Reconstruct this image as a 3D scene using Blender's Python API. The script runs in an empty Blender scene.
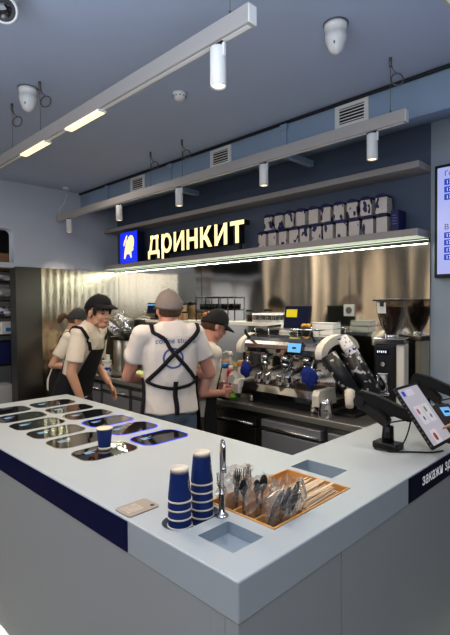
import bpy, bmesh, math, random
from mathutils import Vector, Matrix, noise
from mathutils.bvhtree import BVHTree
random.seed(7)
PI = math.pi
scene = bpy.context.scene
COL = scene.collection
V = Vector
def R(d): return math.radians(d)

# ------------------------------------------------------------------ materials
def mat(name, col, rough=0.5, metal=0.0, emis=None, estr=0.0, bump=0.0, bscale=40.0, stretch=(1, 1, 1),
        vary=0.0, vscale=3.0, coat=0.0, trans=0.0, ior=1.45, alpha=1.0, spec=0.5):
    m = bpy.data.materials.new(name); m.use_nodes = True
    nt = m.node_tree; b = nt.nodes['Principled BSDF']
    b.inputs['Base Color'].default_value = (*col, 1)
    b.inputs['Roughness'].default_value = rough
    b.inputs['Metallic'].default_value = metal
    b.inputs['IOR'].default_value = ior
    b.inputs['Coat Weight'].default_value = coat
    b.inputs['Transmission Weight'].default_value = trans
    b.inputs['Alpha'].default_value = alpha
    b.inputs['Specular IOR Level'].default_value = spec
    if emis:
        b.inputs['Emission Color'].default_value = (*emis, 1)
        b.inputs['Emission Strength'].default_value = estr
    tc = None
    if bump or vary:
        tc = nt.nodes.new('ShaderNodeTexCoord'); mp = nt.nodes.new('ShaderNodeMapping')
        mp.inputs['Scale'].default_value = stretch
        nt.links.new(tc.outputs['Object'], mp.inputs['Vector'])
    if bump:
        n = nt.nodes.new('ShaderNodeTexNoise'); n.inputs['Scale'].default_value = bscale
        n.inputs['Detail'].default_value = 3
        nt.links.new(mp.outputs['Vector'], n.inputs['Vector'])
        bp = nt.nodes.new('ShaderNodeBump'); bp.inputs['Strength'].default_value = bump
        bp.inputs['Distance'].default_value = 0.02
        nt.links.new(n.outputs['Fac'], bp.inputs['Height'])
        nt.links.new(bp.outputs['Normal'], b.inputs['Normal'])
    if vary:
        n2 = nt.nodes.new('ShaderNodeTexNoise'); n2.inputs['Scale'].default_value = vscale
        n2.inputs['Detail'].default_value = 5
        nt.links.new(mp.outputs['Vector'], n2.inputs['Vector'])
        cr = nt.nodes.new('ShaderNodeMix'); cr.data_type = 'RGBA'
        cr.inputs[6].default_value = (*[c * (1 - vary) for c in col], 1)
        cr.inputs[7].default_value = (*[min(1, c * (1 + vary)) for c in col], 1)
        nt.links.new(n2.outputs['Fac'], cr.inputs[0])
        nt.links.new(cr.outputs[2], b.inputs['Base Color'])
    return m

M = {}
M['ceiling'] = mat('ceiling paint', (.42, .48, .62), .75, bump=.06, bscale=300, vary=.03)
M['wall'] = mat('pale blue grey wall paint', (.34, .385, .43), .7, vary=.03)
M['wall_left'] = mat('grey wall paint', (.45, .49, .56), .7, vary=.03)
M['niche'] = mat('dark blue wall paint', (.10, .125, .18), .75, vary=.04)
M['bulkhead'] = mat('blue bulkhead paint', (.26, .34, .45), .7, vary=.03)
M['floor'] = mat('floor tile', (.30, .28, .26), .35, vary=.08, vscale=1.2)
M['white_wall'] = mat('white store wall', (.42, .43, .44), .8)
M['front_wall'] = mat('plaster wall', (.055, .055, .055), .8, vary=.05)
M['beige'] = mat('pale plywood', (.84, .70, .53), .6, vary=.1, vscale=2, stretch=(1, 6, 1))
M['steel'] = mat('wavy steel sheet', (.64, .62, .585), .085, 1, bump=.008, bscale=1, stretch=(5, 5, 450))
M['steel_rib'] = mat('rippled steel sheet', (.66, .58, .45), .27, 1)
M['steel_dark'] = mat('dark steel sheet', (.17, .165, .15), .35, 1, bump=.05, bscale=5)
M['steel_top'] = mat('worktop steel', (.50, .48, .45), .36, .9, bump=.04, bscale=14)
M['steel_door'] = mat('fridge front steel', (.46, .47, .49), .42, .75, bump=.03, bscale=30, stretch=(.2, 1, 4))
M['chrome'] = mat('chrome', (.72, .70, .68), .07, 1)
M['chrome_dull'] = mat('satin chrome', (.55, .53, .50), .22, 1)
M['counter'] = mat('grey solid surface', (.49, .535, .56), .38, vary=.015, vscale=8)
M['counter_base'] = mat('grey counter cladding', (.43, .45, .455), .5, vary=.03, vscale=2)
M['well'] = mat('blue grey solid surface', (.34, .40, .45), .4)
M['navy'] = mat('navy band', (.006, .008, .062), .6, spec=.15)
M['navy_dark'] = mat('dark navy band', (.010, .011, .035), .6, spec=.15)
M['white_text'] = mat('white lettering', (.85, .85, .87), .5, emis=(.85, .85, .87), estr=.25)  # faint emission added to brighten the print
M['black_glass'] = mat('black mirror glass', (.012, .012, .014), .03, .0, ior=1.85)
M['blue_glow'] = mat('blue glowing rim', (.02, .05, .5), .3, emis=(.012, .03, .85), estr=.9)
M['cyan_text'] = mat('pale blue readout', (.1, .2, .3), .4, emis=(.45, .7, 1), estr=.6)
M['cup_blue'] = mat('blue paper', (.010, .035, .17), .45)
M['cup_rim'] = mat('cream paper', (.78, .70, .58), .5)
M['cup_inner'] = mat('pale yellow paper', (.85, .76, .50), .5)
M['bamboo'] = mat('bamboo', (.66, .36, .12), .45, vary=.18, vscale=4, stretch=(12, 1, 12))
M['wood'] = mat('pale birch stick', (.76, .60, .42), .6, vary=.1, vscale=6)
M['wood_plate'] = mat('light wood plaque', (.42, .36, .30), .5, vary=.1, vscale=8, stretch=(1, 6, 1))
M['wood_pale'] = mat('pale printed square', (.50, .44, .38), .5, vary=.5, vscale=120)
M['black'] = mat('black plastic', (.012, .012, .013), .35)
M['black_soft'] = mat('matt black', (.010, .010, .011), .6)
M['black_cloth'] = mat('black cotton', (.010, .010, .012), .85, bump=.2, bscale=60)
M['grey_metal'] = mat('grey metal', (.16, .155, .15), .4, .6)
M['track'] = mat('off white track', (.37, .345, .33), .5)
M['white_plastic'] = mat('white plastic', (.70, .69, .67), .4)
M['cream'] = mat('cream enamel', (.74, .69, .60), .35)
M['white_shelf'] = mat('white shelf', (.72, .70, .66), .45)
M['shelf'] = mat('taupe shelf', (.36, .33, .32), .55, vary=.03)
M['lamp_warm'] = mat('warm lamp', (1, .9, .7), .4, emis=(1, .84, .52), estr=2.6)
M['strip_warm'] = mat('warm light strip', (1, .9, .7), .4, emis=(1, .72, .33), estr=1.7)
M['led_white'] = mat('cool led strip', (1, 1, 1), .4, emis=(.80, 1.0, .76), estr=1.3)
M['led_diffuser'] = mat('pale led diffuser', (.7, .72, .66), .5, emis=(.62, .70, .52), estr=.62)  # emission stands for strip light falling on the shelf underside
M['led_floor'] = mat('plinth led strip', (1, 1, 1), .4, emis=(.9, 1.0, .85), estr=24)
M['sign_face'] = mat('lit letter face', (1, .95, .7), .4, emis=(1, .79, .35), estr=.98)
M['sign_side'] = mat('dark letter return', (.012, .011, .012), .5)
M['logo_blue'] = mat('lit blue panel', (.01, .03, .5), .4, emis=(.012, .035, .78), estr=1.0)
M['logo_side'] = mat('dark blue return', (.006, .008, .05), .5)
M['screen_lilac'] = mat('lilac screen', (.1, .1, .1), .2, emis=(.44, .48, .88), estr=.9)
M['screen_blue'] = mat('screen blue row', (.0, .0, .1), .3, emis=(.02, .07, .55), estr=.9)
M['screen_dark'] = mat('screen dark text', (.02, .02, .08), .3, emis=(.02, .02, .10), estr=.5)
M['screen_white'] = mat('screen white text', (.8, .8, .9), .3, emis=(.75, .8, 1), estr=.8)
M['screen_tab'] = mat('tablet screen', (.2, .2, .2), .18, emis=(.56, .53, .60), estr=.62)
M['screen_tab2'] = mat('tablet card', (.2, .2, .2), .18, emis=(.66, .62, .68), estr=.70)
M['screen_navy'] = mat('dark monitor screen', (.006, .008, .02), .25, emis=(.010, .014, .04), estr=.6, spec=.2)
M['screen_yellow'] = mat('yellow window', (.4, .35, .02), .3, emis=(.55, .45, .02), estr=.7)
M['screen_cyan'] = mat('light blue display', (.1, .3, .5), .3, emis=(.16, .42, .72), estr=.8)
M['red'] = mat('red plastic', (.45, .02, .02), .4)
M['red_soft'] = mat('red print', (.5, .10, .10), .5, emis=(.5, .1, .12), estr=.4)
M['green_print'] = mat('green print', (.2, .3, .06), .5, emis=(.2, .28, .06), estr=.4)
M['brown_print'] = mat('brown print', (.3, .07, .02), .5, emis=(.3, .08, .04), estr=.4)
M['blue_print'] = mat('blue print', (.02, .05, .5), .5, emis=(.02, .05, .5), estr=.5)
M['blue_cloth'] = mat('blue microfibre', (.012, .028, .20), .9, bump=.3, bscale=80)
M['green_cloth'] = mat('green microfibre', (.18, .42, .04), .9, bump=.3, bscale=80)
M['pale_green'] = mat('pale green leaf', (.55, .62, .26), .7, bump=.3, bscale=40)
M['peach'] = mat('peach cloth', (.70, .40, .22), .8)
M['orange'] = mat('orange flower', (.75, .38, .04), .6)
M['orange_lid'] = mat('orange lid', (.55, .25, .06), .5)
M['blue_lid'] = mat('blue lid', (.03, .16, .45), .4)
M['green_lid'] = mat('green print', (.03, .22, .08), .5)
M['beans'] = mat('coffee beans', (.045, .020, .010), .35, bump=1.0, bscale=90)
M['shirt'] = mat('off white cotton', (.72, .66, .61), .85, bump=.25, bscale=14, stretch=(1.4, 1.4, .7))
M['shirt_cream'] = mat('cream cotton', (.72, .64, .54), .85, bump=.25, bscale=14, stretch=(1.4, 1.4, .7))
M['shirt_ink'] = mat('blue print on cotton', (.10, .12, .34), .8)
M['skin'] = mat('light skin', (.55, .31, .21), .5, vary=.06, vscale=14)
M['skin_pink'] = mat('pink skin', (.60, .30, .22), .5, vary=.08, vscale=12)
M['hair_black'] = mat('black hair', (.012, .009, .008), .45, bump=.6, bscale=70, stretch=(3, 3, .4))
M['hair_brown'] = mat('brown hair', (.13, .065, .03), .5, bump=.6, bscale=70, stretch=(3, 3, .4))
M['hair_ginger'] = mat('ginger hair', (.42, .17, .05), .5, bump=.6, bscale=70)
M['cap_grey'] = mat('grey cap cotton', (.24, .20, .185), .9, bump=.3, bscale=40)
M['cap_dark'] = mat('charcoal cap cotton', (.05, .047, .046), .9, bump=.3, bscale=40)
M['jeans'] = mat('grey blue denim', (.11, .14, .18), .9, bump=.3, bscale=30)
M['khaki'] = mat('brown trousers', (.10, .075, .055), .9, bump=.3, bscale=20)
M['black_trousers'] = mat('black trousers', (.015, .015, .017), .9)
M['lips'] = mat('lips', (.40, .17, .13), .5)
M['eye'] = mat('dark eye', (.015, .010, .008), .2)
M['film'] = None
M['carton_blue'] = mat('navy carton', (.008, .014, .085), .5)
M['duct_dark'] = mat('dark gap', (.015, .017, .022), .7)
M['steel_box'] = mat('grey storage box', (.36, .37, .37), .5)
M['kraft'] = mat('brown board', (.33, .20, .11), .7)
M['socket'] = mat('socket grey', (.55, .53, .48), .4)

def clear_mat(name, col, fac, rough=.08, tint=(1, 1, 1)):
    m = bpy.data.materials.new(name); m.use_nodes = True
    nt = m.node_tree; nt.nodes.clear()
    o = nt.nodes.new('ShaderNodeOutputMaterial'); mx = nt.nodes.new('ShaderNodeMixShader')
    t = nt.nodes.new('ShaderNodeBsdfTransparent'); t.inputs[0].default_value = (*tint, 1)
    g = nt.nodes.new('ShaderNodeBsdfGlossy'); g.inputs['Color'].default_value = (*col, 1); g.inputs['Roughness'].default_value = rough
    lw = nt.nodes.new('ShaderNodeLayerWeight'); lw.inputs[0].default_value = fac
    nt.links.new(lw.outputs['Facing'], mx.inputs[0]); nt.links.new(t.outputs[0], mx.inputs[1]); nt.links.new(g.outputs[0], mx.inputs[2])
    nt.links.new(mx.outputs[0], o.inputs[0])
    return m
M['film'] = clear_mat('clear plastic film', (.97, .95, .92), .42, .2, (.97, .96, .95))
def milky(m, share, col):
    nt = m.node_tree; o = nt.nodes['Material Output']; mx = o.inputs[0].links[0].from_node
    d = nt.nodes.new('ShaderNodeBsdfTranslucent'); d.inputs[0].default_value = (*col, 1)
    d2 = nt.nodes.new('ShaderNodeBsdfDiffuse'); d2.inputs[0].default_value = (*col, 1)
    a = nt.nodes.new('ShaderNodeMixShader'); nt.links.new(d.outputs[0], a.inputs[1]); nt.links.new(d2.outputs[0], a.inputs[2])
    b = nt.nodes.new('ShaderNodeMixShader'); b.inputs[0].default_value = share
    nt.links.new(mx.outputs[0], b.inputs[1]); nt.links.new(a.outputs[0], b.inputs[2]); nt.links.new(b.outputs[0], o.inputs[0])
milky(M['film'], .11, (.9, .87, .82))
M['glass'] = clear_mat('clear glass', (.9, .9, .9), .25, .03, (.93, .93, .92))
M['smoked'] = clear_mat('tinted hopper plastic', (.8, .75, .7), .3, .05, (.75, .68, .62))

def carton_mat():
    # navy carton wrapped in a white print of large torn shapes
    m = bpy.data.materials.new('white print on navy'); m.use_nodes = True
    nt = m.node_tree; b = nt.nodes['Principled BSDF']; b.inputs['Roughness'].default_value = .5
    tc = nt.nodes.new('ShaderNodeTexCoord'); mp = nt.nodes.new('ShaderNodeMapping'); mp.inputs['Scale'].default_value = (1.3, 1.3, .7)
    oi = nt.nodes.new('ShaderNodeObjectInfo')
    n = nt.nodes.new('ShaderNodeTexNoise'); n.noise_dimensions = '4D'; n.inputs['Scale'].default_value = 19; n.inputs['Detail'].default_value = 1.0
    mu = nt.nodes.new('ShaderNodeMath'); mu.operation = 'MULTIPLY'; mu.inputs[1].default_value = 9
    cr = nt.nodes.new('ShaderNodeValToRGB'); cr.color_ramp.interpolation = 'CONSTANT'
    cr.color_ramp.elements[0].color = (.010, .016, .09, 1); cr.color_ramp.elements[1].position = .40
    cr.color_ramp.elements[1].color = (.60, .54, .50, 1)
    nt.links.new(tc.outputs['Object'], mp.inputs[0]); nt.links.new(mp.outputs[0], n.inputs['Vector'])
    nt.links.new(oi.outputs['Random'], mu.inputs[0]); nt.links.new(mu.outputs[0], n.inputs['W'])
    nt.links.new(n.outputs['Fac'], cr.inputs[0]); nt.links.new(cr.outputs[0], b.inputs['Base Color'])
    return m
M['carton_print'] = carton_mat()
def cup_print_mat(name, lo, hi, sc, pos):
    m = bpy.data.materials.new(name); m.use_nodes = True
    nt = m.node_tree; b = nt.nodes['Principled BSDF']; b.inputs['Roughness'].default_value = .4
    tc = nt.nodes.new('ShaderNodeTexCoord')
    n = nt.nodes.new('ShaderNodeTexNoise'); n.inputs['Scale'].default_value = sc; n.inputs['Detail'].default_value = 1.5
    cr = nt.nodes.new('ShaderNodeValToRGB'); cr.color_ramp.interpolation = 'CONSTANT'
    cr.color_ramp.elements[0].color = (*lo, 1); cr.color_ramp.elements[1].position = pos; cr.color_ramp.elements[1].color = (*hi, 1)
    nt.links.new(tc.outputs['Object'], n.inputs['Vector']); nt.links.new(n.outputs['Fac'], cr.inputs[0]); nt.links.new(cr.outputs[0], b.inputs['Base Color'])
    return m
M['cup_blue_white'] = cup_print_mat('white paper with blue print', (.01, .03, .20), (.68, .66, .66), 26, .44)
M['cup_dark'] = cup_print_mat('black paper with grey print', (.45, .44, .42), (.012, .012, .015), 26, .38)

# ------------------------------------------------------------------ mesh helper
def frame_z(d):
    d = V(d).normalized(); up = V((0, 0, 1)) if abs(d.z) < .95 else V((0, 1, 0))
    x = up.cross(d).normalized(); y = d.cross(x)
    return Matrix((x, y, d)).transposed()
class MB:
    def __init__(s): s.bm = bmesh.new(); s.mats = []
    def mi(s, m):
        if m not in s.mats: s.mats.append(m)
        return s.mats.index(m)
    def _fin(s, faces, m, smooth):
        k = s.mi(m)
        for f in faces: f.material_index = k; f.smooth = smooth
    def box(s, lo, hi, m, bev=0.0, rot=None, seg=2):
        lo = V(lo); hi = V(hi); c = (lo + hi) / 2; d = hi - lo
        r = bmesh.ops.create_cube(s.bm, size=1)
        vs = r['verts']
        for v in vs: v.co = V((v.co.x * d.x, v.co.y * d.y, v.co.z * d.z))
        fs = list({f for v in vs for f in v.link_faces})
        if bev > 0:
            es = list({e for v in vs for e in v.link_edges})
            r = bmesh.ops.bevel(s.bm, geom=es, offset=bev, segments=seg, affect='EDGES', profile=.5)
            vs = list({v for f in r['faces'] for v in f.verts} | {v for v in vs if v.is_valid})
            fs = list({f for v in vs for f in v.link_faces})
        for v in vs:
            p = v.co
            if rot is not None: p = rot @ p
            v.co = p + c
        s._fin(fs, m, False); return s
    def cyl(s, p0, p1, r0, r1, m, seg=20, cap=True, smooth=True):
        p0 = V(p0); p1 = V(p1); F = frame_z(p1 - p0); a = []; b = []
        for i in range(seg):
            t = 2 * PI * i / seg; o = V((math.cos(t), math.sin(t), 0))
            a.append(s.bm.verts.new(p0 + F @ (o * r0))); b.append(s.bm.verts.new(p1 + F @ (o * r1)))
        fs = [s.bm.faces.new((a[i], a[(i + 1) % seg], b[(i + 1) % seg], b[i])) for i in range(seg)]
        s._fin(fs, m, smooth)
        if cap:
            s._fin([s.bm.faces.new(a[::-1]), s.bm.faces.new(b)], m, False)
        return s
    def lathe(s, prof, c, m, seg=28, axis=(0, 0, 1), smooth=True, F=None):
        c = V(c); F = F or (frame_z(axis) if axis != (0, 0, 1) else Matrix.Identity(3)); rings = []
        for r, z in prof:
            if r < 1e-6: rings.append([s.bm.verts.new(c + F @ V((0, 0, z)))]); continue
            rings.append([s.bm.verts.new(c + F @ V((r * math.cos(2 * PI * i / seg), r * math.sin(2 * PI * i / seg), z))) for i in range(seg)])
        fs = []
        for A, Bq in zip(rings, rings[1:]):
            for i in range(seg):
                j = (i + 1) % seg
                if len(A) == 1 and len(Bq) == 1: continue
                if len(A) == 1: fs.append(s.bm.faces.new((A[0], Bq[j], Bq[i])))
                elif len(Bq) == 1: fs.append(s.bm.faces.new((A[i], A[j], Bq[0])))
                else: fs.append(s.bm.faces.new((A[i], A[j], Bq[j], Bq[i])))
        s._fin(fs, m, smooth); return s
    def ell(s, c, r, m, rot=None, seg=20, rings=12, smooth=True):
        if not hasattr(r, '__len__'): r = (r, r, r)
        q = bmesh.ops.create_uvsphere(s.bm, u_segments=seg, v_segments=rings, radius=1)
        for v in q['verts']:
            p = V((v.co.x * r[0], v.co.y * r[1], v.co.z * r[2]))
            if rot is not None: p = rot @ p
            v.co = p + V(c)
        s._fin({f for v in q['verts'] for f in v.link_faces}, m, smooth); return s
    def tube(s, pts, r, m, seg=8, cap=True):
        pts = [V(p) for p in pts]; n = len(pts); rs = r if hasattr(r, '__len__') else [r] * n
        rings = []; px = None
        for i, p in enumerate(pts):
            d = (pts[min(i + 1, n - 1)] - pts[max(i - 1, 0)]).normalized()
            if px is None: F = frame_z(d); px = F.col[0]
            x = (px - d * px.dot(d)).normalized(); y = d.cross(x); px = x
            rings.append([s.bm.verts.new(p + (x * math.cos(2 * PI * k / seg) + y * math.sin(2 * PI * k / seg)) * rs[i]) for k in range(seg)])
        fs = []
        for A, Bq in zip(rings, rings[1:]):
            fs += [s.bm.faces.new((A[k], A[(k + 1) % seg], Bq[(k + 1) % seg], Bq[k])) for k in range(seg)]
        if cap: fs += [s.bm.faces.new(rings[0][::-1]), s.bm.faces.new(rings[-1])]
        s._fin(fs, m, True); return s
    def prism(s, poly, d, m, F=None, o=(0, 0, 0), smooth=False):
        # 2D polygon extruded by vector length d along local z, placed by matrix F (3x3) and origin o
        F = F or Matrix.Identity(3); o = V(o)
        a = [s.bm.verts.new(o + F @ V((x, y, 0))) for x, y in poly]
        b = [s.bm.verts.new(o + F @ V((x, y, d))) for x, y in poly]
        n = len(poly)
        fs = [s.bm.faces.new((a[i], a[(i + 1) % n], b[(i + 1) % n], b[i])) for i in range(n)]
        fs += [s.bm.faces.new(a[::-1]), s.bm.faces.new(b)]
        s._fin(fs, m, smooth); return s
    def loft(s, rings, m, smooth=True, cap=True, closed=True):
        R_ = [[s.bm.verts.new(p) for p in r] for r in rings]; fs = []; n = len(R_[0])
        for A, Bq in zip(R_, R_[1:]):
            for i in range(n if closed else n - 1):
                fs.append(s.bm.faces.new((A[i], A[(i + 1) % n], Bq[(i + 1) % n], Bq[i])))
        if cap and closed: fs += [s.bm.faces.new(R_[0][::-1]), s.bm.faces.new(R_[-1])]
        s._fin(fs, m, smooth); return s
    def build(s, name, parent=None, loc=None, recalc=True):
        if recalc: bmesh.ops.recalc_face_normals(s.bm, faces=s.bm.faces)
        me = bpy.data.meshes.new(name); s.bm.to_mesh(me); s.bm.free()
        for m in s.mats: me.materials.append(m)
        o = bpy.data.objects.new(name, me); COL.objects.link(o)
        if parent: o.parent = parent
        if loc is not None: o.location = loc
        return o
def rrect(w, h, r, n=6):
    out = []
    for cx, cy, a0 in ((w / 2 - r, h / 2 - r, 0), (-w / 2 + r, h / 2 - r, 90), (-w / 2 + r, -h / 2 + r, 180), (w / 2 - r, -h / 2 + r, 270)):
        for i in range(n + 1):
            a = R(a0 + 90 * i / n); out.append((cx + r * math.cos(a), cy + r * math.sin(a)))
    return out
def thing(name, label, cat, loc=(0, 0, 0), rz=0, group=None):
    o = bpy.data.objects.new(name, None); COL.objects.link(o); o.location = loc; o.rotation_euler = (0, 0, rz)
    o.empty_display_size = .05
    tag(o, label, cat, group); return o
def tag(o, label, cat, group=None, kind=None):
    o['label'] = label; o['category'] = cat
    if group: o['group'] = group
    if kind: o['kind'] = kind
    return o
def struct(mb, name, parent=None):
    o = mb.build(name, parent)
    if not parent: o['kind'] = 'structure'
    return o
def dup(root, loc, rz=None, label=None, group=None):
    r = root.copy(); COL.objects.link(r); r.location = loc
    if rz is not None: r.rotation_euler = (0, 0, rz)
    if label: r['label'] = label
    if group: r['group'] = group
    for ch in list(root.children):
        c = ch.copy(); COL.objects.link(c); c.parent = r
        for g in list(ch.children):
            d = g.copy(); COL.objects.link(d); d.parent = c
    return r
def evaluated(o, name):
    bpy.context.view_layer.update()
    dg = bpy.context.evaluated_depsgraph_get()
    me = bpy.data.meshes.new_from_object(o.evaluated_get(dg)); me.name = name
    return me
def text_mesh(body, size, bold=0.0, extrude=0.0):
    cu = bpy.data.curves.new('lettering', 'FONT'); cu.body = body; cu.size = size; cu.offset = bold; cu.extrude = extrude
    cu.resolution_u = 4
    o = bpy.data.objects.new('lettering', cu); COL.objects.link(o)
    me = evaluated(o, 'lettering'); bpy.data.objects.remove(o); bpy.data.curves.remove(cu)
    return me
def text_obj(name, body, size, m, origin, xdir, ydir, parent=None, bold=0.0, extrude=0.0, fit=None):
    me = text_mesh(body, size, bold, extrude)
    me.materials.clear(); me.materials.append(m)
    x = V(xdir).normalized(); y = V(ydir).normalized(); z = x.cross(y)
    Mx = Matrix((x, y, z)).transposed()
    w = max((v.co.x for v in me.vertices), default=1)
    k = fit / w if fit else 1
    for v in me.vertices: v.co = Mx @ V((v.co.x * k, v.co.y, v.co.z)) + V(origin)
    o = bpy.data.objects.new(name, me); COL.objects.link(o)
    if parent: o.parent = parent
    return o
STK = ((-1.088, .893), (-1.090, .985))
SPOT_W = 21; STRIP_W = 9; LED_W = 15; EXPO = 0.02
AREAS = [((.4, -.6, 2.8), 1.6, 29, (1, .97, .93), (.2, -.4, 0)), ((-2.6, -1.4, 2.8), 1.6, 32, (1, .95, .89), (-2.6, -1.2, 0)),
         ((-3.6, 1.9, 2.8), .5, 4, (1, .9, .8), (-3.6, 1.9, 0)), ((-5.25, -.35, 1.6), .5, 20, (1, .97, .95), (-5.6, 2.0, 1.0)), ((1.4, 1.6, 2.8), 1.0, 14, (.9, .95, 1), (1.0, 1.6, 0)),
         ((-.3, -.6, 2.1), 2.4, 80, (.80, .89, 1), (-.5, -.4, 2.8)), ((-3.6, -1.3, 2.6), 1.0, 60, (1, .92, .80), (-4.9, -1.5, 1.7))]  # both added, unseen: up-light for the ceiling, wash for the opposite wall panels
# ------------------------------------------------------------------ camera
cam = bpy.data.cameras.new('camera'); cam.sensor_fit = 'HORIZONTAL'; cam.sensor_width = 36; cam.lens = 470.99 / 450 * 36
cam.clip_start = .05
co = bpy.data.objects.new('camera', cam); COL.objects.link(co); scene.camera = co
yaw, pitch, roll = .783632, .0266805, .0078919
fw = V((-math.sin(yaw) * math.cos(pitch), math.cos(yaw) * math.cos(pitch), -math.sin(pitch)))
rt = V((math.cos(yaw), math.sin(yaw), 0)); dn = fw.cross(rt)
r2 = rt * math.cos(roll) + dn * math.sin(roll); d2 = -rt * math.sin(roll) + dn * math.cos(roll)
co.matrix_world = Matrix((( r2.x, -d2.x, -fw.x, 0), (r2.y, -d2.y, -fw.y, 0), (r2.z, -d2.z, -fw.z, 1.6), (0, 0, 0, 1)))

# ------------------------------------------------------------------ room shell
H = 2.86; YB = 3.1; XL = -4.89; XR = 2.2; YF = -2.8
struct(MB().box((-7.6, YF - .1, -.1), (XR + .1, YB + .1, 0), M['floor']), 'floor')
struct(MB().box((-7.6, YF - .1, H), (XR + .1, YB + .1, H + .1), M['ceiling']), 'ceiling')
XP = -1.21
w = MB(); w.box((XP, YB, 0), (XR + .1, YB + .1, H), M['wall']); struct(w, 'wall_back')
w = MB(); w.box((XL, YB, 0), (XP, YB + .1, H), M['niche']); struct(w, 'wall_niche')
struct(MB().box((XR, YF, 0), (XR + .1, YB, H), M['front_wall']), 'wall_right')
struct(MB().box((-7.6, YF - .1, 0), (XR + .1, YF, H), M['front_wall']), 'wall_front')
# end wall with a doorway to the back room and a pass-through opening over it
w = MB(); y0, y1 = .55, 1.885
w.box((XL - .12, y1, 2.0), (XL, YB, H), M['wall_left'])
w.box((XL - .12, y1, 0), (XL, YB, 2.0), M['steel_dark'])
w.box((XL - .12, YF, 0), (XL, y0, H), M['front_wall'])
w.box((XL - .12, y0, 2.38), (XL, y1, H), M['wall_left'])
w.box((XL - .12, y0, 1.995), (XL, y1, 2.045), M['wall_left'])
for a0, a1 in ((0, 1),):      # rounded upper corner of the opening
    pts = [(0, 0)] + [(-.05 + .05 * math.sin(R(t)), -.05 + .05 * math.cos(R(t))) for t in range(0, 91, 15)]
    pts = [(0, 0)] + [(-.05 * (1 - math.sin(R(t))), -.05 * (1 - math.cos(R(t)))) for t in range(0, 91, 15)]
    w.prism(pts, .12, M['wall_left'], F=Matrix(((0, 0, 1), (1, 0, 0), (0, 1, 0))), o=(XL - .12, y1, 2.38))
struct(w, 'wall_left')
# back room
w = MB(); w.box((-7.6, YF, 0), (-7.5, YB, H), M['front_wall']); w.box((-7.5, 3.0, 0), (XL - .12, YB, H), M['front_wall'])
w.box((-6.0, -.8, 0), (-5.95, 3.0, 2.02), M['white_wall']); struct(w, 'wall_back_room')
w = MB(); w.box((-6.4, .9, 2.03), (-5.5, 2.6, 2.15), M['kraft']); w.box((-6.2, .9, 2.15), (-6.1, 2.75, 2.62), M['steel_dark'])
o = w.build('storage_loft'); tag(o, 'brown storage loft seen through the high opening above the doorway', 'shelf')
w = MB()
for lo, hi in (((-5.7, 1.95, 2.21), (-5.67, 1.98, 2.42)), ((-5.7, 1.5, 2.21), (-5.67, 1.98, 2.235)), ((-5.7, 1.5, 2.395), (-5.67, 1.98, 2.42)), ((-5.7, 1.5, 2.21), (-5.67, 1.53, 2.42))):
    w.box(lo, hi, M['wood_plate'])
o = w.build('wooden_crate'); tag(o, 'open pale wooden crate standing on the loft behind the high opening', 'crate')  # plain upright frame of four wooden bars
o = MB().box((-5.66, 1.55, 2.15), (-5.52, 1.84, 2.21), M['kraft'], .004).box((-5.66, 1.55, 2.15), (-5.50, 2.1, 2.20), M['kraft'], .004).build('cardboard_box'); tag(o, 'flat brown cardboard box under the wooden crate on the loft', 'box')

# bulkhead with sloping underside
w = MB(); F = Matrix(((0, 0, 1), (1, 0, 0), (0, 1, 0)))
w.prism([(2.63, 2.635), (2.63, H), (YB, H), (YB, 2.757)], XR - XL, M['bulkhead'], F=F, o=(XL, 0, 0))
struct(w, 'trim_bulkhead')
w = MB(); w.tube([(XL, 2.618, H - .012), (XR, 2.618, H - .012)], .011, M['duct_dark']); struct(w, 'trim_ceiling_gap')
for k, x in enumerate((-4.32, -3.28, -2.02)):
    w = MB(); w.box((x - .02, 2.612, 2.64), (x + .02, 2.63, H - .02), M['bulkhead'], .004)
    w.box((x - .03, 2.606, 2.80), (x + .03, 2.63, 2.84), M['bulkhead'], .004)
    w.box((x - .02, 2.63, 2.615), (x + .02, 2.95, 2.66), M['bulkhead'], .004) if k else None
    o = w.build('cable_duct'); tag(o, ('vertical blue cable duct on the bulkhead by the end wall', 'vertical blue cable duct between the first two air vents', 'vertical blue cable duct between the last two air vents')[k], 'cable duct', 'cable ducts on the bulkhead')
# steel cladding of the end wall and back wall (several sheets)
w = MB(); rows = []
for i in range(161):
    y = 2.15 + (YB - 2.15) * i / 160; r_ = []
    for k in range(31):
        z = 2.005 * k / 30; r_.append(V((XL + .012 + (.0026 * max(.15, min(1, (2.75 - y) * 2.2))) * math.sin(2 * PI * y / .082 + .9 * math.sin(z * 2.1) + .5 * noise.noise(V((y * 3, z * 1.5, 0)))) * (.35 + .65 * abs(noise.noise(V((y * 2.2, z * .9, 4))) * 2)), y, z)))
    rows.append(r_)
w.loft(rows, M['steel_rib'], closed=False, cap=False)
w.box((XL - .005, 1.885, 0), (XL + .03, 2.15, 2.005), M['steel_dark'])
struct(w, 'trim_steel_end')
xs = [XL + .012, -4.45, -3.4, -2.42, -1.8, XP]
for k in range(5):
    w = MB(); xa_, xb_ = xs[k] + .0003, xs[k + 1] - .0003; nx_ = max(8, int((xb_ - xa_) / .012)); rows = []
    for i in range(nx_ + 1):
        x = xa_ + (xb_ - xa_) * i / nx_; r_ = []
        for q in range(41):
            z = 2.06 * q / 40
            r_.append(V((x, YB - .008 + .0060 * noise.noise(V((x * 2.3 + 7 * k, 3.1, z * .8))) + .0022 * noise.noise(V((x * 6.0, 9.1 + k, z * 1.2))), z)))
        rows.append(r_)
    w.loft(rows, M['steel'], closed=False, cap=False); struct(w, 'trim_steel_%d' % (k + 1))
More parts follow.
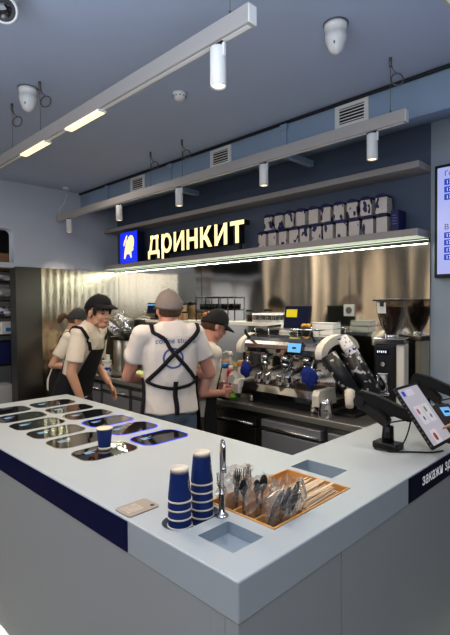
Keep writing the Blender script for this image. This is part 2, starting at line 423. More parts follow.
# plywood panels on the walls opposite (seen as reflections in the steel)
for k, (y, hw) in enumerate(((.30, .17), (-.25, .05), (-1.08, .15), (-2.2, .06))):
    struct(MB().box((XL, y - hw, .95), (XL + .03, y + hw, 2.7), M['beige'], .004), 'trim_plywood_%d' % (k + 1))
for k, (x, hw) in enumerate(((-4.55, .19), (-3.66, .14), (-2.6, .2), (-1.2, .2), (.2, .2))):
    struct(MB().box((x - hw, YF, .95), (x + hw, YF + .03, 2.7), M['beige'], .004), 'trim_plywood_%d' % (k + 5))

# ------------------------------------------------------------------ counter
X0, X1, Y0, Y1 = -3.285, -.747, .787, 1.633
XI = -1.223; ZT = .95; ZS = .85
def countertop():
    bm = bmesh.new()
    outer = [(X0, Y0), (X1, Y0), (X1, YB - .001), (XI, YB - .001), (XI, Y1), (X0, Y1)]
    sx = -1.086; st = []
    for i in range(17): a = R(180 + 180 * i / 16); st.append((sx + .052 * math.cos(a), .888 + .052 * math.sin(a)))
    for i in range(17): a = R(180 * i / 16); st.append((sx + .052 * math.cos(a), .986 + .052 * math.sin(a)))
    holes = [(st, .038), ([(-.985, .872), (-.846, .872), (-.846, .995), (-.985, .995)], .035),
             ([(-1.13, 1.047), (-.85, 1.047), (-.85, 1.474), (-1.13, 1.474)], .07),
             ([(-1.139, 1.51), (-.951, 1.51), (-.951, 1.627), (-1.139, 1.627)], .075)]
    def loop(pts, z): return [bm.verts.new((x, y, z)) for x, y in pts]
    def edges(vs): return [bm.edges.new((vs[i], vs[(i + 1) % len(vs)])) for i in range(len(vs))]
    to = loop(outer, ZT); es = edges(to); hl = []
    for pts, d in holes:
        v = loop(pts, ZT); hl.append((v, d)); es += edges(v)
    bmesh.ops.triangle_fill(bm, use_beauty=True, use_dissolve=False, edges=es)
    bo = loop(outer, ZS); n = len(outer)
    for i in range(n): bm.faces.new((to[i], bo[i], bo[(i + 1) % n], to[(i + 1) % n]))
    bm.faces.new(bo)
    wells = []
    for v, d in hl:
        b = [bm.verts.new((p.co.x, p.co.y, ZT - d)) for p in v]; m = len(v)
        for i in range(m): wells.append(bm.faces.new((v[i], v[(i + 1) % m], b[(i + 1) % m], b[i])))
        wells.append(bm.faces.new(b[::-1]))
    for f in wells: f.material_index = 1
    bmesh.ops.recalc_face_normals(bm, faces=bm.faces)
    be = [e for e in bm.edges if len(e.link_faces) == 2 and e.calc_face_angle(0) > 1.2 and all(abs(v.co.z - ZT) < 1e-4 for v in e.verts) and not any(f.material_index == 1 for f in e.link_faces)]
    be += [e for e in bm.edges if abs(e.verts[0].co.z - e.verts[1].co.z) > .09 and abs(e.verts[0].co.x - X1) < 1e-4 and abs(e.verts[0].co.y - Y0) < 1e-4]
    bmesh.ops.bevel(bm, geom=be, offset=.005, segments=3, affect='EDGES', profile=.5)
    me = bpy.data.meshes.new('countertop'); bm.to_mesh(me); bm.free()
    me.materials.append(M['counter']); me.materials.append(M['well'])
    o = bpy.data.objects.new('countertop', me); COL.objects.link(o); return o
ct = tag(countertop(), 'L-shaped pale grey solid countertop with cut-out wells at its corner', 'countertop')
MB().box((X0, Y0 - .0025, ZS + .002), (-1.2085, Y0, ZT - .004), M['navy']).build('navy_band', ct)
nb = MB().box((X1, 1.712, ZS + .002), (X1 + .0025, YB - .002, ZT - .004), M['navy_dark']).build('lettered_band', ct)
text_obj('lettering', 'закажи', .062, M['white_text'], (X1 + .0028, 1.832, .886), (0, 1, 0), (0, 0, 1), nb, bold=.0014, fit=.212)
text_obj('lettering', 'здесь', .062, M['white_text'], (X1 + .0028, 2.068, .886), (0, 1, 0), (0, 0, 1), nb, bold=.0014, fit=.178)
# body of the counter with panel seams, plinth and light strip
cb = thing('service_counter', 'grey clad counter body under the L-shaped countertop', 'counter', (-1.2, 1.2, 0))
off = V((1.2, -1.2, 0))
def cbox(lo, hi, m, nm, bev=.0015):
    o = MB().box(V(lo) + off, V(hi) + off, m, bev).build(nm, cb); return o
g = .0015; ins = .004
cbox((X0 + .02, Y0 + ins, .1), (X1 - .1, Y0 + .05, ZS - .0045), M['counter_base'], 'cladding_panel')
cbox((X1 - .1 + .05, Y0 + ins, .1), (X1 - ins, 1.246, ZS - .0045), M['counter_base'], 'cladding_panel')
cbox((X1 - .1, Y0 + ins, .1), (X1 - .0501, Y0 + .05, ZS - .0045), M['counter_base'], 'cladding_panel', 0)
cbox((X1 - .05, 1.2505, .1), (X1 - ins, 2.2, ZS - .0045), M['counter_base'], 'cladding_panel')
cbox((X1 - .05, 2.203, .1), (X1 - ins, YB - .01, ZS - .0045), M['counter_base'], 'cladding_panel')
cbox((X0 + .02, Y1 - .05, .1), (XI + .05, Y1 - .02, ZS - .0045), M['counter_base'], 'inner_panel')
cbox((XI + .02, Y1 - .02, .1), (XI + .05, YB - .01, ZS - .0045), M['counter_base'], 'inner_panel')
cbox((X0 + .02, Y0 + .05, .1), (X0 + .05, Y1 - .05, ZS - .0045), M['counter_base'], 'end_panel')
p = MB(); p.box(V((X0 + .08, Y0 + .09, 0)) + off, V((X1 - .09, Y1 - .09, .1)) + off, M['black_soft']); p.box(V((XI + .09, Y1 - .09, 0)) + off, V((X1 - .09, YB - .01, .1)) + off, M['black_soft']); p.build('plinth', cb)
p = MB(); p.box(V((X0 + .1, Y0 + .03, .085)) + off, V((X1 - .5, Y0 + .06, .098)) + off, M['led_floor']); p.build('plinth_light', cb)
p = MB(); p.box(V((X1 - .045, Y0 + .6, .085)) + off, V((X1 - .02, YB - .1, .098)) + off, M['led_floor']); p.build('plinth_light', cb)

# ------------------------------------------------------------------ twelve pick-up displays set in the counter
def pickup(lit):
    t = thing('pickup_display', 'x', 'display')
    po = rrect(.184, .276, .058, 8); pi = rrect(.174, .266, .053, 8)
    rm = MB(); a = [rm.bm.verts.new((x, y, 0)) for x, y in po]; b = [rm.bm.verts.new((x, y, .002)) for x, y in po]; c = [rm.bm.verts.new((x, y, .002)) for x, y in pi]; d = [rm.bm.verts.new((x, y, 0)) for x, y in pi]
    n = len(po); fs = []
    for i in range(n):
        j = (i + 1) % n
        fs += [rm.bm.faces.new((a[i], a[j], b[j], b[i])), rm.bm.faces.new((b[i], b[j], c[j], c[i])), rm.bm.faces.new((c[i], c[j], d[j], d[i]))]
    rm._fin(fs, M['blue_glow'] if lit else M['chrome_dull'], False); rm.build('rim', t)
    gl = MB().prism(pi, .0012, M['black_glass']).build('glass_panel', t)
    rd = MB()
    for q, (u, v, l) in enumerate(((-.04, -.085, .05), (-.028, -.085, .035), (-.016, -.085, .045), (-.045, -.03, .012))):
        rd.box((u - .003, v, .0012), (u + .003, v + l, .0015), M['cyan_text'])
    rd.build('readout', gl)
    return t
d0 = pickup(False); d1 = pickup(True)
nx = (-3.03, -2.797, -2.568, -2.338, -2.112, -1.862)
ordn = ('sixth', 'fifth', 'fourth', 'third', 'second', 'first')
used = set()
for row, y in ((0, 1.10), (1, 1.404)):
    for k, x in enumerate(nx):
        lit = row == 1 and k >= 3
        src = d1 if lit else d0
        o = src if src.name not in used else dup(src, (0, 0, 0))
        used.add(src.name); o.location = (x, y, ZT)
        if row == 1 and lit: lb = 'black glass pickup display with glowing blue rim, %s from the utensil bin' % ordn[k]
        elif row == 1: lb = 'black glass pickup display in the staff side row, %s from the utensil bin' % ordn[k]
        elif k == 5: lb = 'black glass pickup display with a lone blue cup standing on it'
        else: lb = 'black glass pickup display in the customer side row, %s from the utensil bin' % ordn[k]
        o['label'] = lb; o['group'] = 'pickup displays in the countertop'

# ------------------------------------------------------------------ paper cups
def cup_meshes(s=1.0):
    t = thing('paper_cup', 'x', 'cup')
    b = MB(); b.lathe([(.0268 * s, .006 * s), (.0355 * s, .094 * s)], (0, 0, 0), M['cup_blue'], 32)
    # small pale print marks on the wall
    b.build('cup_wall', t, recalc=False)
    b = MB(); b.lathe([(.0352 * s, .0925 * s), (.0378 * s, .093 * s), (.0382 * s, .0955 * s), (.037 * s, .098 * s), (.0342 * s, .097 * s), (.0352 * s, .0925 * s)], (0, 0, 0), M['cup_rim'], 32); b.build('rim', t)
    b = MB(); b.lathe([(.0268 * s, .006 * s), (.0275 * s, .0135 * s), (.0272 * s, .0), (.0255 * s, 0), (.0252 * s, .006 * s), (0, .006 * s)], (0, 0, 0), M['cup_rim'], 32); b.build('base_disc', t)
    return t
cup = cup_meshes()
cup['label'] = 'single dark blue paper cup with cream drink standing on a pickup display'
cup.location = (-1.885, 1.112, ZT + .002)
b = MB(); b.lathe([(.0350, .0945), (0, .0950)], (0, 0, 0), M['cup_inner'], 32); b.build('milk_froth', cup)
def print_marks(parent, s=1):
    b = MB()
    for a, z0, z1, wd in ((-20, .03, .07, .0016), (-15, .035, .06, .0012), (-75, .018, .024, .006), (-68, .018, .022, .005)):
        for k in range(3):
            zz = z0 + (z1 - z0) * (k + .1) / 3; z2 = z0 + (z1 - z0) * (k + .8) / 3
            r0 = .0268 + (zz - .006) * .0087 / .088 + .0003; r1 = .0268 + (z2 - .006) * .0087 / .088 + .0003
            aa = R(a); tx = V((-math.sin(aa), math.cos(aa), 0)); n = V((math.cos(aa), math.sin(aa), 0))
            vs = [b.bm.verts.new(n * r0 - tx * wd + V((0, 0, zz))), b.bm.verts.new(n * r0 + tx * wd + V((0, 0, zz))), b.bm.verts.new(n * r1 + tx * wd + V((0, 0, z2))), b.bm.verts.new(n * r1 - tx * wd + V((0, 0, z2)))]
            b._fin([b.bm.faces.new(vs)], M['cup_rim'], False)
    return b.build('printed_mark', parent)
up = cup_meshes()       # the cup that stands upside-down in the stacks
print_marks(up)
first = True
pos_words = ('bottom', 'second', 'third', 'fourth', 'top')
for sx, sy, n, nm in ((STK[0][0], STK[0][1], 5, 'shorter stack by the counter edge'), (STK[1][0], STK[1][1], 6, 'taller stack by the tap')):
    for k in range(n):
        o = up if first else dup(up, (0, 0, 0)); first = False
        o.rotation_euler = (PI, 0, R(random.uniform(-8, 8) + 5))
        o.location = (sx + random.uniform(-.001, .001), sy + random.uniform(-.001, .001), ZT - .0378 + .098 + k * .0262)
        w_ = 'topmost' if k == n - 1 else ('lowest', 'second from below', 'third from below', 'fourth from below', 'fifth from below')[k]
        o['label'] = 'upturned blue paper cup, %s in the %s' % (w_, nm); o['group'] = 'upturned blue paper cups'
# ------------------------------------------------------------------ plaque, tap, bin, cutlery
t = thing('wooden_plaque', 'small pale wooden plaque lying on the countertop edge', 'plaque', (-1.258, .857, ZT))
MB().prism(rrect(.086, .118, .012), .004, M['wood_plate']).build('board', t)
MB().prism(rrect(.055, .06, .004), .0006, M['wood_pale'], o=(-.002, -.018, .004)).build('printed_square', t)
MB().cyl((.022, .042, .004), (.022, .042, .0046), .007, .007, M['black']).build('dark_spot', t)
t = thing('rinse_tap', 'slim chrome swan-neck tap standing between cups and utensil bin', 'tap', (-1.022, 1.006, ZT))
MB().lathe([(0, 0), (.021, 0), (.021, .004), (.015, .009), (.010, .012), (.0095, .07), (.008, .074), (0, .074)], (0, 0, 0), M['chrome'], 28).build('base_column', t)
pts = [(0, 0, .07), (0, 0, .15), (0, 0, .212)]
for i in range(1, 12):
    a = PI * i / 11; pts.append(((.021 - .021 * math.cos(a)) * .82, -(.021 - .021 * math.cos(a)) * .57, .212 + .026 * math.sin(a)))
pts += [(.0345, -.024, .185), (.0345, -.024, .16)]
MB().tube(pts, [.0058] * len(pts), M['chrome'], 14).build('swan_neck_spout', t)
MB().cyl((.0345, -.024, .166), (.0345, -.024, .150), .0072, .0072, M['chrome_dull']).build('nozzle', t)
t = thing('utensil_bin', 'orange bamboo utensil bin with dividers sunk into the countertop', 'bin', (-.99, 1.26, ZT - .07))
o_ = V((.99, -1.26, -ZT + .07))
bx0, bx1, by0, by1 = -1.129, -.851, 1.048, 1.473
b = MB(); th = .007; zb = ZT - .069; zt = ZT + .003
for lo, hi in (((bx0, by0, zb), (bx1, by0 + th, zt)), ((bx0, by1 - th, zb), (bx1, by1, zt)), ((bx0, by0 + th, zb), (bx0 + th, by1 - th, zt)), ((bx1 - th, by0 + th, zb), (bx1, by1 - th, zt))):
    b.box(V(lo) + o_, V(hi) + o_, M['bamboo'], .001)
b.build('bin_wall', t)
MB().box(V((bx0 + th, by0 + th, zb)) + o_, V((bx1 - th, by1 - th, zb + .005)) + o_, M['bamboo']).build('bin_floor', t)
for lo, hi in (((-1.034, by0 + th, zb), (-1.028, 1.215, zt - .006)), ((-.944, by0 + th, zb), (-.938, 1.215, zt - .006)), ((bx0 + th, 1.215, zb), (bx1 - th, 1.221, zt - .006)), ((-1.034, 1.221, zb), (-1.028, by1 - th, zt - .006))):
    MB().box(V(lo) + o_, V(hi) + o_, M['bamboo'], .001).build('divider', t)
ZB = zb + .006
def place(o, base, dirv, spin=0):
    F = frame_z(V(dirv)).to_4x4(); o.matrix_world = Matrix.Translation(V(base)) @ F @ Matrix.Rotation(spin, 4, 'Z')
def fork_proto():
    b = MB(); pts = [(0, .0055), (.07, .004), (.105, .0055), (.118, .011)]
    L = [(-w_, z) for z, w_ in pts]; poly = [(x, z) for x, z in L] + [(-x, z) for x, z in L[::-1]]
    F = Matrix(((1, 0, 0), (0, 0, 1), (0, 1, 0)))
    b.prism(poly, .0022, M['black'], F=F)
    for q in range(4):
        x = -.0092 + q * .00613
        b.prism([(x - .0018, .116), (x + .0018, .116), (x + .001, .158), (x - .001, .158)], .002, M['black'], F=F)
    o = b.build('fork'); return o
def knife_proto():
    F = Matrix(((1, 0, 0), (0, 0, 1), (0, 1, 0)))
    o = MB().prism([(-.0055, 0), (.0055, 0), (.0055, .08), (.010, .09), (.0105, .13), (.006, .158), (-.002, .165), (-.0065, .15), (-.0055, .08)], .0022, M['black'], F=F).build('knife'); return o
def spoon_proto():
    F = Matrix(((1, 0, 0), (0, 0, 1), (0, 1, 0)))
    b = MB().prism([(-.0045, 0), (.0045, 0), (.0035, .11), (-.0035, .11)], .0022, M['black'], F=F)
    b.ell((0, .002, .13), (.013, .004, .024), M['black']); return b.build('spoon')
def bunch(proto, n, cx0, cx1, cy0, cy1, cat, lab, grp, leanx, leany, tilt=.12, h=.0):
    for k in range(n):
        o = proto
        if k: o = proto.copy(); COL.objects.link(o)
        x = cx0 + (cx1 - cx0) * ((k * .618 + .2) % 1); y = cy0 + (cy1 - cy0) * (k + .5) / n
        place(o, (x, y, ZB + h), (leanx + random.uniform(-tilt, tilt), leany + random.uniform(-tilt, tilt), 1), random.uniform(.3, 1.3))
        tag(o, lab, cat, grp)
bunch(fork_proto(), 6, -1.112, -1.05, 1.075, 1.19, 'fork', 'black plastic fork upright in the fork section of the utensil bin', 'black forks in the bin', .05, .05, .1)
bunch(spoon_proto(), 4, -1.012, -.965, 1.07, 1.18, 'spoon', 'black plastic spoon upright in the middle section of the utensil bin', 'black spoons in the bin', .0, .12, .12)
bunch(knife_proto(), 5, -.928, -.886, 1.062, 1.165, 'knife', 'black plastic knife leaning in the end section of the utensil bin', 'black knives in the bin', .2, .42, .2)
# clear film sleeves around the cutlery
def film_bag(name, c, rx, ry, h, seed, lab, leanx=0, leany=0, lim=None):
    b = MB(); rings = []; n = 30
    for i in range(15):
        f = i / 14; z = h * f
        rr = .55 + .6 * math.sin(min(1, f * 1.25) * PI * .5) if f < .8 else 1.15 - (f - .8) * 1.1
        ring = []
        for k in range(n):
            a = 2 * PI * k / n
            d = 1 + .55 * noise.noise(V((math.cos(a) * 2.6 + seed, math.sin(a) * 2.6, z * 32))) + .25 * noise.noise(V((math.cos(a) * 8, math.sin(a) * 8 + seed, z * 60)))
            ring.append(V((c[0] + leanx * z + rx * rr * d * math.cos(a), c[1] + leany * z + ry * rr * d * math.sin(a), ZB + z + (.02 * noise.noise(V((a * 2, seed, 0))) if i == 14 else 0))))
        for p in ring:
            if p.z < ZT + .012: p.x = min(max(p.x, lim[0]), lim[1]); p.y = min(max(p.y, by0 + th + .002), 1.212)
        rings.append(ring)
    b.loft(rings, M['film'], smooth=False, cap=False)
    o = b.build(name); tag(o, lab, 'bag', 'clear film sleeves in the bin'); return o
film_bag('film_sleeve', (-1.08, 1.13, 0), .038, .06, .165, 1.0, 'crumpled clear film sleeve around the black forks', lim=(-1.120, -1.036))
film_bag('film_sleeve', (-.988, 1.13, 0), .036, .06, .15, 5.0, 'crumpled clear film sleeve around the black spoons', 0, .15, lim=(-1.026, -.946))
film_bag('film_sleeve', (-.90, 1.125, 0), .036, .062, .165, 9.0, 'crumpled clear film sleeve around the black knives', .1, .25, lim=(-.936, -.860))
# wooden stirring sticks lying in the long compartment
st0 = MB().box((-.0028, 0, 0), (.0028, .19, .0016), M['wood'], .0006).build('stirring_stick')
k = 0
for lay in range(7):
    for q in range(16):
        o = st0 if k == 0 else st0.copy()
        if k: COL.objects.link(o)
        x = -1.014 + q * .0095 + random.uniform(-.002, .002)
        o.location = (x, 1.232 + random.uniform(0, .022), ZB + .002 + lay * .0098 + abs(q - 8) * -.0004)
        o.rotation_euler = (R(random.uniform(0, 3)), 0, R(random.uniform(-3.5, 3.5)))
        tag(o, 'pale wooden stirring stick lying in the utensil bin', 'stirrer', 'wooden stirring sticks in the bin'); k += 1
for q in range(8):      # wrapped sticks leaning on the heap
    o = st0.copy(); COL.objects.link(o)
    o.location = (-1.0 + q * .015, 1.225 + random.uniform(0, .008), ZB + .068 + .001 * q); o.rotation_euler = (R(6), 0, R(-6 + random.uniform(-4, 4))); o.scale = (1.3, .95, 1)
    tag(o, 'pale wooden stirring stick lying in the utensil bin', 'stirrer', 'wooden stirring sticks in the bin')
# ------------------------------------------------------------------ back counter
YW = 2.43; ZW = .9
o = MB().box((XL + .02, YW, ZW - .04), (XI - .003, YB - .014, ZW), M['steel_top'], .004).build('steel_worktop'); tag(o, 'long steel worktop along the back wall under the machines', 'worktop')
bounds = [XL + .03, -4.2, -3.69, -3.17, -2.65, -2.13, -1.6, XI - .005]
names = ('steel cabinet in the corner by the rippled steel wall', 'steel cabinet under the tilted cup dispensers', 'steel cabinet behind the man in the grey cap', 'steel cabinet beside the grey-capped man',
         'dark steel cabinet below the sauces', 'steel fridge drawer unit below the espresso machine', 'steel cabinet below the bean grinder')
for k in range(7):
    a, b_ = bounds[k] + .002, bounds[k + 1] - .002
    t = thing('undercounter_cabinet', names[k], 'cabinet', ((a + b_) / 2, 2.75, 0), 0, 'undercounter cabinets'); q = V((-(a + b_) / 2, -2.75, 0))
    dk = M['black_soft']
    MB().box(V((a, YW + .05, .1)) + q, V((b_, YB - .02, ZW - .041)) + q, M['steel_dark']).build('carcass', t)
    MB().box(V((a + .02, YW + .12, 0)) + q, V((b_ - .02, YB - .05, .1)) + q, dk).build('plinth', t)
    dm = M['steel_door'] if k != 4 else M['steel_dark']
    d = MB().box(V((a + .035, YW + .015, .13)) + q, V((b_ - .012, YW + .05, .74)) + q, dm, .004).build('door', t)
    MB().box(V((a + .035, YW + .012, .755)) + q, V((b_ - .012, YW + .05, .82)) + q, dm, .004).build('control_panel', t)
    MB().tube([V((a + .05, YW + .004, .77)) + q, V((b_ - .03, YW + .004, .77)) + q], .008, M['chrome_dull']).build('handle', d)
# ------------------------------------------------------------------ shelves
t = thing('wall_shelf', 'upper empty taupe shelf high on the dark wall', 'shelf', (XP, YB, 2.47))
MB().box((-3.67, -.19, -.03), (0, 0, .012), M['shelf'], .003).build('board', t)
t = thing('wall_shelf', 'taupe shelf carrying the lit sign with a bright light strip beneath', 'shelf', (XP, YB, 2.03))
MB().box((-3.67, -.20, -.008), (0, 0, .035), M['shelf'], .003).build('board', t)
MB().box((-3.66, -.188, -.0125), (-.012, -.062, -.0085), M['led_diffuser']).build('diffuser', t)  # glowing panel imitates the shelf underside lit by the strip
MB().box((-3.66, -.052, -.024), (-.005, -.020, -.020), M['led_white']).build('light_strip', t)
MB().box((-3.66, -.058, -.030), (-.005, -.015, -.0241), M['grey_metal']).build('light_profile', t)
MB().box((-3.66, -.02, -.0301), (-.005, -.016, -.0081), M['grey_metal']).build('light_profile', t)
# lit sign
s = thing('illuminated_sign', 'lit cream Cyrillic lettering with dark sides on the shelf', 'sign', (0, 0, 0))
yF = 2.925
def seg_(x0, y0, x1, y1, w): # slanted stroke with level ends
    return [(x0 - w / 2, y0), (x0 + w / 2, y0), (x1 + w / 2, y1), (x1 - w / 2, y1)]
def rc(x0, y0, x1, y1): return [(x0, y0), (x1, y0), (x1, y1), (x0, y1)]
def bowl(cx, cy, rx, ry, t_, n=36):
    out = []
    for k in range(n):
        a, b_ = 2 * PI * k / n, 2 * PI * (k + 1) / n
        out.append([(cx + (rx - t_) * math.cos(a), cy + (ry - t_) * math.sin(a)), (cx + rx * math.cos(a), cy + ry * math.sin(a)), (cx + rx * math.cos(b_), cy + ry * math.sin(b_)), (cx + (rx - t_) * math.cos(b_), cy + (ry - t_) * math.sin(b_))])
    return out
W_ = .205
GL = [('д', 1.02, [rc(0, 0, 1.02, .2), rc(0, -.24, .19, .01), rc(.83, -.24, 1.02, .01), rc(.25, .81, .92, 1), rc(.70, .15, .92, 1), [(.10, .15), (.33, .15), (.46, .90), (.46, 1), (.25, 1), (.25, .78)]]),
      ('р', .84, [rc(0, -.36, W_, 1)] + bowl(.44, .5, .42, .52, W_)), ('и', .84, [rc(0, 0, W_, 1), rc(.61, 0, .84, 1), [(W_ - .03, 0), (W_ - .03, .30), (.64, 1), (.64, .70)]]),
      ('н', .82, [rc(0, 0, W_, 1), rc(.59, 0, .82, 1), rc(W_ - .02, .40, .62, .60)]),
      ('к', .82, [rc(0, 0, W_, 1), [(W_ - .02, .38), (.26, .62), (.54, 1), (.80, 1), (.42, .50), (.33, .38)], [(.30, .58), (.46, .62), (.84, 0), (.57, 0), (.26, .48)]]),
      ('и', .84, [rc(0, 0, W_, 1), rc(.61, 0, .84, 1), [(W_ - .03, 0), (W_ - .03, .30), (.64, 1), (.64, .70)]]),
      ('т', .86, [rc(0, .80, .86, 1), rc(.315, 0, .545, .81)])]
tot = sum(g_[1] for g_ in GL) + .17 * 6; kx = 1.36 / tot; kz = .19; cx = -4.04; base = 2.126
for ch, wd_, polys in GL:
    b = MB()
    for q, poly in enumerate(polys):
        pl = [(cx + x * kx, base + z * kz) for x, z in poly]
        b.prism(pl, .07, M['sign_side'], F=Matrix(((1, 0, 0), (0, 0, 1), (0, 1, 0))), o=(0, yF, 0))
    bmesh.ops.recalc_face_normals(b.bm, faces=b.bm.faces)
    k_ = b.mi(M['sign_face'])
    for f in b.bm.faces:
        if abs(f.normal.y) > .9 and f.calc_center_median().y < yF + .01: f.material_index = k_
    b.build('letter', s, recalc=False)
    cx += (wd_ + .17) * kx
MB().box((-4.085, yF + .07, 2.067), (-2.69, yF + .08, 2.085), M['black']).box((-3.9, yF + .068, 2.08), (-3.88, yF + .08, 2.25), M['black']).box((-2.8, yF + .068, 2.08), (-2.78, yF + .08, 2.25), M['black']).build('mounting_rail', s)
t = thing('logo_lightbox', 'square glowing blue light box with a cream creature emblem', 'sign', (0, 0, 0))
b = MB(); b.box((-4.537, 2.912, 2.066), (-4.209, 3.0, 2.405), M['logo_side'], .004); b.build('box_return', t)
MB().box((-4.534, 2.907, 2.069), (-4.212, 2.912, 2.402), M['logo_blue']).build('lit_face', t)
def oval(cx, cy, rx, ry, rot, n=18):
    return [(cx + rx * math.cos(2 * PI * i / n) * math.cos(rot) - ry * math.sin(2 * PI * i / n) * math.sin(rot), cy + rx * math.cos(2 * PI * i / n) * math.sin(rot) + ry * math.sin(2 * PI * i / n) * math.cos(rot)) for i in range(n)]
Fx = Matrix(((1, 0, 0), (0, 0, -1), (0, 1, 0)))
b = MB()
for k, poly in enumerate((oval(.222, .205, .070, .095, R(-12)), oval(.180, .150, .078, .062, R(25)), oval(.128, .262, .017, .050, R(-28)), oval(.100, .225, .016, .048, R(-28)), oval(.155, .20, .03, .06, R(-28)),
             [(.080, .04), (.106, .035), (.16, .12), (.14, .17), (.105, .16)], [(.215, .045), (.242, .04), (.235, .12), (.19, .13)], [(.25, .11), (.285, .135), (.27, .15), (.25, .15)])):
    b.prism([(.162 + (x - .177) * .92, .168 + (z - .165) * .95) for x, z in poly], .0008 + .0001 * k, M['sign_face'], F=Fx, o=(-4.534, 2.9066, 2.068))
b.build('emblem', t)
# printed cartons on the shelf
def carton():
    t = thing('printed_carton', 'x', 'carton')
    a = random.random()
    MB().box((-.040, -.040, 0), (.040, .05, .106), M['carton_print'], .003).build('printed_body', t)
    b = MB(); b.prism([(-.041, .106), (.041, .106), (.040, .116), (.018, .130), (-.018, .130), (-.040, .116)], .094, M['carton_blue'], F=Matrix(((1, 0, 0), (0, 0, 1), (0, 1, 0))), o=(0, -.044, 0)); b.build('folded_top', t)
    return t
c0 = carton(); first = True
for row, n, xa, xb, z in ((0, 11, -2.50, -1.465, 2.0652), (1, 10, -2.44, -1.475, 2.0652 + .1305)):
    for k in range(n):
        o = c0 if first else dup(c0, (0, 0, 0)); first = False
        o.location = (xa + (xb - xa) * k / (n - 1), 2.985 + random.uniform(-.004, .004), z)
        o.rotation_euler = (0, 0, R(random.uniform(-5, 5)))
        o['label'] = 'navy carton with white torn-shape print in the %s row on the sign shelf' % ('upper', 'lower')[row == 0]
        o['group'] = ('lower row of printed cartons', 'upper row of printed cartons')[row]
t = thing('navy_carton', 'plain navy carton with small print at the end of the lower row', 'carton', (-1.375, 2.975, 2.0652))
MB().box((-.022, -.05, 0), (.030, .06, .135), M['carton_blue'], .002).build('body', t)
b = MB()
for k in range(4): b.box((-.012, -.0508, .045 + k * .018), (.02 - .006 * (k % 2), -.0502, .052 + k * .018), M['shirt_ink'])
b.build('printed_lines', t)
# air vents
for k, (x, z) in enumerate(((-3.779, 2.761), (-2.651, 2.762), (-1.505, 2.766))):
    t = thing('air_vent', 'white louvred air vent on the bulkhead, %s' % ('over the logo light box', 'over the middle of the lit lettering', 'above the printed cartons')[k], 'vent', (x, 2.63, z), 0, 'air vents on the bulkhead')
    fr = MB()
    for lo, hi in (((-.115, -.012, .048), (.115, 0, .07)), ((-.115, -.012, -.07), (.115, 0, -.048)), ((-.115, -.012, -.048), (-.085, 0, .048)), ((.085, -.012, -.048), (.115, 0, .048))): fr.box(lo, hi, M['white_plastic'], .002)
    fr.build('vent_frame', t)
    MB().box((-.085, -.003, -.048), (.085, 0, .048), M['black_soft']).build('backing', t)
    b = MB()
    for q in range(5): b.box((-.085, -.010, -.040 + q * .019), (.085, -.003, -.034 + q * .019), M['white_plastic'], 0, rot=Matrix.Rotation(R(25), 3, 'X'))
    b.build('louvre', t)
# ------------------------------------------------------------------ wall display
t = thing('menu_screen', 'black framed menu screen with lilac page on the wall by the cartons', 'screen', (-1.168, 3.05, 1.76))
MB().box((0, 0, 0), (1.235, .0495, .70), M['black'], .004).build('housing', t)
MB().box((.018, -.0012, .022), (1.217, .0, .682), M['screen_lilac']).build('lit_page', t)
for z in (.571, .525, .479): MB().box((.06, -.0022, z), (.25, -.0012, z + .037), M['screen_blue']).build('price_row', t)
for z in (.243, .198, .153, .108): MB().box((.06, -.0022, z), (.115, -.0012, z + .036), M['screen_blue']).build('price_tag', t); MB().box((.1155, -.0022, z), (.25, -.0012, z + .036), M['screen_dark']).build('price_row', t)
text_obj('heading', 'Го', .042, M['screen_dark'], (.060, -.0024, .628), (1, 0, 0), (0, 0, 1), t, 0)
text_obj('heading', 'В р', .045, M['screen_dark'], (.060, -.0024, .297), (1, 0, 0), (0, 0, 1), t, 0)
for z in (.580, .534, .488, .252, .207, .162, .117): text_obj('price', '17', .032, M['screen_white'], (.070, -.0026, z - .002), (1, 0, 0), (0, 0, 1), t, 0)
t = thing('wall_socket', 'square grey wall socket on the steel behind the espresso machine', 'socket', (-1.79, YB - .012, 1.553))
MB().box((-.043, -.010, -.043), (.043, 0, .043), M['socket'], .003).build('plate', t)
MB().cyl((0, -.0102, 0), (0, -.0125, 0), .026, .024, M['grey_metal']).cyl((-.009, -.0126, 0), (-.009, -.0132, 0), .003, .003, M['black']).cyl((.009, -.0126, 0), (.009, -.0132, 0), .003, .003, M['black']).build('outlet', t)

# ------------------------------------------------------------------ espresso machine
E = thing('espresso_machine', 'large chrome espresso machine with cream end panels on the worktop', 'coffee machine', (-2.03, 2.72, ZW))
e = V((2.03, -2.72, -ZW)); xa, xb = -2.335, -1.665
FYZ = Matrix(((0, 0, 1), (1, 0, 0), (0, 1, 0)))       # prism in y,z extruded along x
def eprism(poly, x0, x1, m, nm, bev=0):
    b = MB(); b.prism([(y - 2.72, z - ZW) for y, z in poly], x1 - x0, m, F=FYZ, o=(x0 + 2.03, 0, 0)); return b.build(nm, E)
eprism([(2.56, .905), (2.56, .965), (2.94, .965), (2.94, .905)], xa + .05, xb - .03, M['black_soft'], 'underframe')
for x in (xa + .08, xb - .06):
    for y in (2.53, 2.92): MB().cyl(V((x, y, .901)) + e, V((x, y, .965)) + e, .022, .018, M['chrome_dull']).build('foot', E)
eprism([(2.475, .965), (2.465, 1.0), (2.49, 1.045), (2.96, 1.045), (2.96, .965)], xa, xb, M['chrome'], 'lower_body')
b = MB(); 
for k in range(30):
    x = xa + .03 + k * (xb - xa - .06) / 29; b.box(V((x - .004, 2.50, 1.0455)) + e, V((x + .004, 2.70, 1.050)) + e, M['chrome_dull'])
b.build('drip_grate', E)
eprism([(2.74, 1.0455), (2.72, 1.14), (2.72, 1.25), (2.95, 1.25), (2.95, 1.0455)], xa + .02, xb - .02, M['chrome'], 'splash_back')
